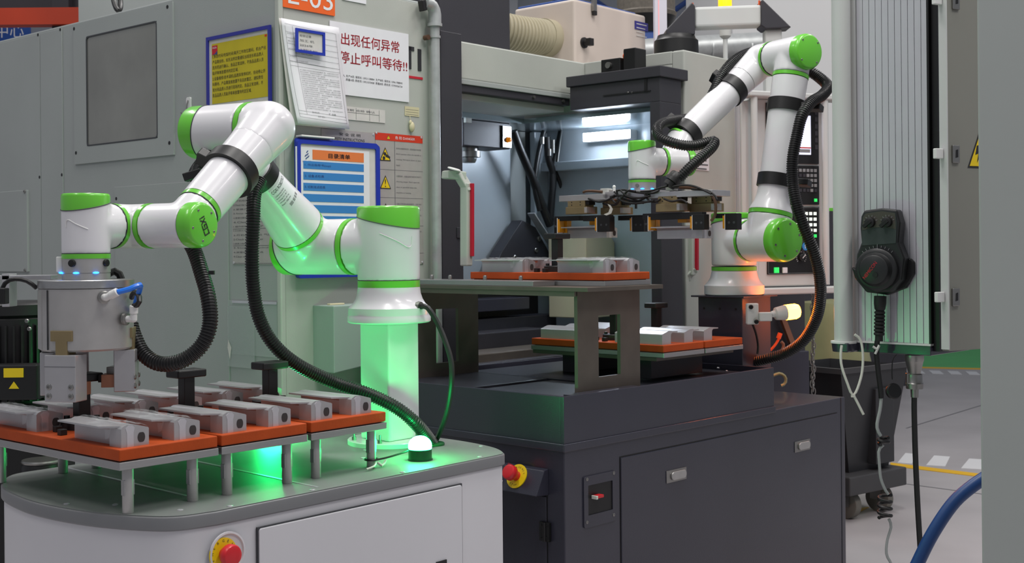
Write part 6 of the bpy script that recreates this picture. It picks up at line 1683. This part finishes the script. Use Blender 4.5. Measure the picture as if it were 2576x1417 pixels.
B().prism(up, (0, -.0584, 0), XD, ZD, (0, -.0008, 0)).obj('face_band', 'handwheel_brown', fo)
for px, py in ((2184, 560), (2224, 559)):
    x, z = hpt(px, py, -.06); k = B().lathe((x, -.059, z), NB, [(0, .014), (.012, .013), (.013, .011), (.013, 0)], 20).obj('selector_knob', 'black', fo)
    B().obox((x - .005, -.073, z - .004), V(.010, 0, .008), V(0, .005, 0), V(-.003, 0, .004)).obj('knob_bar', 'black', k, bev=.001)
    for q in range(6):
        a = R(20 + 140 * q / 5); B().obox((x + cos(a) * .0175, -.0595, z + sin(a) * .0175), V(cos(a), 0, sin(a)) * .0022, V(0, .0004, 0), V(-sin(a), 0, cos(a)) * .0006).obj('tick', 'key_grey', fo)
wx_, wz_ = hpt(2205, 678)
wl = B().lathe((wx_, -.057, wz_), NB, [(0, .056), (.004, .057), (.014, .057), (.017, .054), (.018, .046), (.024, .041), (.034, .039), (.036, .036), (.036, 0)], 48).obj('wheel', 'handwheel_black', HW)
tw = B(); a = R(52); text_into(tw, 'NEMICON', (wx_ - .022, -.093, wz_ - .026), V(cos(a), 0, sin(a)), V(-sin(a), 0, cos(a)), h=.009, w=.055); tw.obj('lettering', 'ink_red', wl)
B().lathe((wx_ + .006, -.093, wz_ - .014), NB, [(0, .007), (.003, .007), (.003, 0)], 16).obj('crank_seat', 'black', wl)
for q in range(9):
    a = R(50 + 10 * q); B().obox((wx_ + cos(a) * .062, -.0592, wz_ + sin(a) * .062), V(cos(a), 0, sin(a)) * (.003 if q != 4 else .006), V(0, .0003, 0), V(-sin(a), 0, cos(a)) * .0006).obj('tick', 'key_grey', fo)
# holder hook
hkp = [hpt(2150, 672, -.01), hpt(2158, 700, -.01), hpt(2185, 735, -.01), hpt(2235, 742, -.01), hpt(2278, 725, -.01), hpt(2298, 690, -.01), hpt(2298, 660, -.01), hpt(2288, 650, -.01), hpt(2266, 655, -.01), hpt(2268, 690, -.01), hpt(2240, 715, -.01), hpt(2190, 715, -.01), hpt(2165, 680, -.01)]
B().prism(hkp, (0, -.001, 0), XD, ZD, (0, -.02, 0)).obj('holder', 'black', HW, bev=.003)
sr = hh_(2211, 745, -.035); se = hh_(2208, 858, -.035)
prof = [(0, .0165), (.02, .0165), (.035, .0145)]; L_ = sr.z - se.z
for k in range(7):
    z = .04 + k * (L_ - .055) / 7; prof += [(z, .0105), (z + .003, .0145), (z + .007, .0145), (z + .010, .0105)]
prof += [(L_, .011)]
B().lathe((sr.x, -.035, sr.z), V(se.x - sr.x, 0, se.z - sr.z), prof, 18).obj('strain_relief', 'rubber', HW)
# coiled lead of the handwheel
cl_ = thing('coiled_lead', 'worn black coiled lead hanging below the handwheel', 'cable', PD.w(hwc.x, -.001, hwc.z))
OC = PD.w(hwc.x, -.001, hwc.z)
YC = PD.w(hwc.x, -.035, 0).y
def pc_(px, py, dy=0): return P(px, py, YC + dy) - OC
cable('lead_sleeve', [pc_(2207, 858), pc_(2205, 885), pc_(2209, 930), pc_(2216, 985), pc_(2217, 1004)], .0075, 'black', cl_)
cable('lead_core', [pc_(2217, 1000), pc_(2214, 1030), pc_(2206, 1070), pc_(2212, 1092), pc_(2222, 1104)], .0045, 'cnc_grey', cl_)
def coil(p0, p1, turns, rx, r, nm):
    pts = []; N = int(turns * 16)
    for k in range(N + 1):
        t = k / N; q = p0 + (p1 - p0) * t; a = 2 * pi * turns * t; pts.append(q + V(cos(a) * rx, sin(a) * rx, 0))
    B().tube(pts, r, 8).obj(nm, 'black', cl_)
coil(pc_(2222, 1102), pc_(2224, 1118), 1.6, .0135, .0048, 'lead_coil')
cable('lead_core', [pc_(2222, 1120), pc_(2211, 1132), pc_(2212, 1165), pc_(2216, 1205), pc_(2228, 1235), pc_(2236, 1246)], .004, 'cnc_grey', cl_)
coil(pc_(2226, 1246), pc_(2226, 1305), 3.4, .0165, .0050, 'lead_coil')
cable('lead_core', [pc_(2236, 1306), pc_(2242, 1325), pc_(2232, 1360), pc_(2230, 1395), pc_(2242, 1420), pc_(2250, 1460)], .004, 'cnc_grey', cl_)
B().tube(spline([pc_(2196, 872, -.01), pc_(2206, 878, -.012), pc_(2212, 868, -.012), pc_(2204, 886, -.012), pc_(2200, 894, -.01)], .004), .0035, 6).obj('tape_wrap', 'grey_plastic', cl_)
# white cable tie loop
ct = thing('cable_tie', 'long white cable tie looped over the pendant socket', 'cable tie', pc + V(0, -.06, 0))
oc = pc + V(0, -.06, 0)
def ti(px, py): return P(px, py, oc.y) - oc
cable('tie_loop', [ti(2150, 842), ti(2165, 856), ti(2171, 900), ti(2166, 950), ti(2147, 995), ti(2130, 960), ti(2117, 920), ti(2115, 890), ti(2118, 866)], .0036, 'cable_white', ct)
cable('tie_tail', [ti(2147, 994), ti(2158, 1015), ti(2168, 1035), ti(2176, 1050)], .0036, 'cable_white', ct)
B().obox(ti(2146, 996), V(.005, 0, 0), V(0, .004, 0), V(0, 0, .004)).obj('tie_head', 'cable_white', ct)
# plug, its cap and power lead
YQ = 3.34
pq = thing('power_plug', 'grey round plug with a black lead under the pendant', 'plug', P(2300, 892, YQ))
oq = P(2300, 892, YQ)
def qq(px, py): return P(px, py, YQ) - oq
zq = lambda py: P(2300, py, YQ).z - oq.z
B().lathe((0, 0, zq(1000)), ZD, [(0, .010), (zq(978) - zq(1000), .011), (zq(978) - zq(1000), .0225), (zq(965) - zq(1000), .0235), (zq(962) - zq(1000), .021), (zq(942) - zq(1000), .0205), (zq(940) - zq(1000), .016), (zq(910) - zq(1000), .0235), (zq(908) - zq(1000), .025), (zq(893) - zq(1000), .025), (zq(892) - zq(1000), 0)], 24).obj('plug_body', 'steel', pq)
B().obox(qq(2284, 955), V(.005, 0, 0), V(0, .008, 0), V(0, 0, .018)).obj('plug_lever', 'steel', pq, bev=.002)
cable('power_lead', [qq(2300, 1000), qq(2300, 1040), qq(2303, 1150), qq(2309, 1280), qq(2315, 1380), qq(2320, 1480)], .0078, 'rubber', pq)
cable('cap_cord', [qq(2256, 892), qq(2246, 905), qq(2244, 940), qq(2246, 965)], .0016, 'black', pq)
B().lathe(qq(2248, 985), V(.15, -.9, .25), [(-.008, .020), (.004, .022), (.008, .019), (.008, 0)], 24).obj('plug_cap', 'black', pq)
# blue hose
bh_ = thing('blue_hose', 'thick blue air hose curving up towards the grey partition', 'hose', P(2380, 1400, 2.9))
ob = P(2380, 1400, 2.9)
B().tube(spline([P(x, y, 2.9) - ob for x, y in ((2270, 1500), (2305, 1425), (2345, 1345), (2395, 1270), (2440, 1228), (2490, 1195), (2540, 1170))], .015), .0155, 16).obj('hose', 'blue_hose', bh_)
# ------------------------------------------------------------------ chip cart, tank and clutter behind the table
CT = Fr(P(2200, 1000, 5.7).x, 5.7, 38)
cc_ = thing('chip_cart', 'dark tapered steel chip cart on caster wheels', 'cart', (0, 0, 0), fr=CT)
ztop = CT.hit(2283, 917, y=0).z; zbot = CT.hit(2180, 1190, y=0).z
xr_ = CT.hit(2283, 917, y=0).x; xc = CT.hit(2115, 945, y=0).x
xb1 = CT.hit(2258, 1180, y=0).x
vs = [(xc, 0, ztop), (xr_, 0, ztop), (xr_, .45, ztop), (xc, .45, ztop), (xc + .12, .05, zbot), (xb1, .05, zbot), (xb1, .41, zbot), (xc + .12, .41, zbot)]
B().add(vs, [(4, 5, 1, 0), (5, 6, 2, 1), (6, 7, 3, 2), (7, 4, 0, 3), (7, 6, 5, 4)]).obj('hopper', 'cart_dark', cc_)
B().box(xc - .01, -.01, ztop - .012, xr_ + .01, .01, ztop + .012).box(xc - .01, .01, ztop - .012, xc + .01, .46, ztop + .012).obj('hopper_rim', 'cart_side', cc_)
B().box(xc + .02, -.03, zbot - .085, xb1 + .03, .48, zbot).obj('chassis', 'cart_side', cc_, bev=.006)
fw = CT.hit(2215, 1080, y=0)
B().box(fw.x - .04, -.005, zbot + .03, fw.x + .1, .045, zbot + .38).obj('fork_pocket', 'cart_dark', cc_, bev=.003)
for x, y in ((xc + .12, .06), (xb1 - .06, .06), (xb1 - .06, .38)):
    w = B().rcyl((x - .022, y, .065), (x + .022, y, .065), .065, .006).obj('caster_wheel', 'wheel_grey', cc_)
    B().box(x - .032, y - .03, .06, x - .024, y + .03, zbot - .085).box(x + .024, y - .03, .06, x + .032, y + .03, zbot - .085).obj('caster_fork', 'steel', w)
tk = thing('coolant_tank', 'olive coated coolant drum standing behind the chip cart', 'tank', (P(2092, 850, 6.75).x, 6.75, 0))
zk = lambda py: P(2110, py, 6.75).z
B().lathe((0, 0, 0), ZD, [(0, .2), (zk(930), .2), (zk(910), .21), (zk(890), .2), (zk(800), .195), (zk(760), .18), (zk(752), .0)], 40).obj('drum', 'tank_olive', tk)
sh2 = thing('machine_skirt', 'dark machine underframe below the control pendant', 'machine frame', (P(2040, 800, 5.5).x, 5.5, 0), R(20))
B().box(-.45, 0, 0, -.03, .3, P(2040, 735, 5.5).z).obj('underframe', 'cnc_dark', sh2, bev=.004)  # dark boxes for the black clutter under the pendant
B().obox((-.12, -.03, P(2000, 860, 5.5).z), V(.05, 0, -.12), V(0, .01, 0), V(.01, 0, .006)).obj('brace', 'copper_face', sh2)
B().box(-.3, -.06, 0, -.05, 0, P(1960, 880, 5.5).z).obj('junction_box', 'charcoal', sh2, bev=.004)
ow = thing('orange_wire', 'orange wire loop beside the orange signal lamp', 'wire', P(1950, 850, 4.6))
oo = P(1950, 850, 4.6)
cable('wire', [P(x, y, 4.6) - oo for x, y in ((1938, 882), (1950, 868), (1958, 855), (1962, 842), (1964, 836))], .005, 'orange_wire', ow)
B().cyl(P(1958, 852, 4.6) - oo, P(1963, 838, 4.6) - oo, .009, n=12).obj('ferrule', 'orange_wire', ow)
cable('wire', [P(x, y, 4.75) - oo for x, y in ((1968, 880), (1972, 870), (1968, 862), (1960, 858))], .006, 'copper_face', ow)
gy = thing('ground_wire', 'yellow-green ground wire loop on the cabinet behind the table pan', 'wire', P(1965, 960, 4.75))
og = P(1965, 960, 4.75)
cable('wire', [P(x, y, 4.75) - og for x, y in ((1945, 945), (1962, 940), (1976, 950), (1975, 965), (1962, 972))], .006, 'tank_olive', gy)
ch_ = thing('hanging_chain', 'thin steel chain hanging in front of the coolant drum', 'chain', P(2045, 920, 4.98))
oh = P(2045, 920, 4.98)
lk_ = [(0.008 * cos(2 * pi * k / 12), 0, .016 * sin(2 * pi * k / 12)) for k in range(13)]
link = B().tube(lk_, .0025, 5).mesh('link', 'steel')
for k in range(27):
    o = bpy.data.objects.new('link', link); COL.objects.link(o); o.parent = ch_
    o.location = P(2045 + 2 * sin(k), 736 + k * 9.6, 4.98) - oh; o.rotation_euler = (0, 0, (k % 2) * pi / 2)
# machines far behind, seen in the gap right of the post
fm = thing('distant_machine', 'blurred orange and dark machine far behind in the pendant gap', 'machine', (P(2134, 300, 11).x, 11, 0))
zf_ = lambda py: P(2134, py, 11).z
B().box(-.25, 0, 0, .5, .5, zf_(360)).obj('dark_base', 'cnc_dark', fm)
B().box(-.25, -.01, zf_(355), .5, .5, zf_(290)).obj('orange_hood', 'sign_orange', fm)
B().box(-.25, .05, zf_(285), .5, .5, zf_(255)).obj('red_panel', 'danger_red', fm)
B().box(-.25, .1, zf_(250), .5, .5, zf_(60)).obj('grey_upper', 'cnc_grey', fm)
for py in (130, 178, 218):
    B().box(-.2, .08, zf_(py + 12), .45, .1, zf_(py - 8)).obj('lamp_window', 'line_white', fm)
bpy.context.view_layer.update()
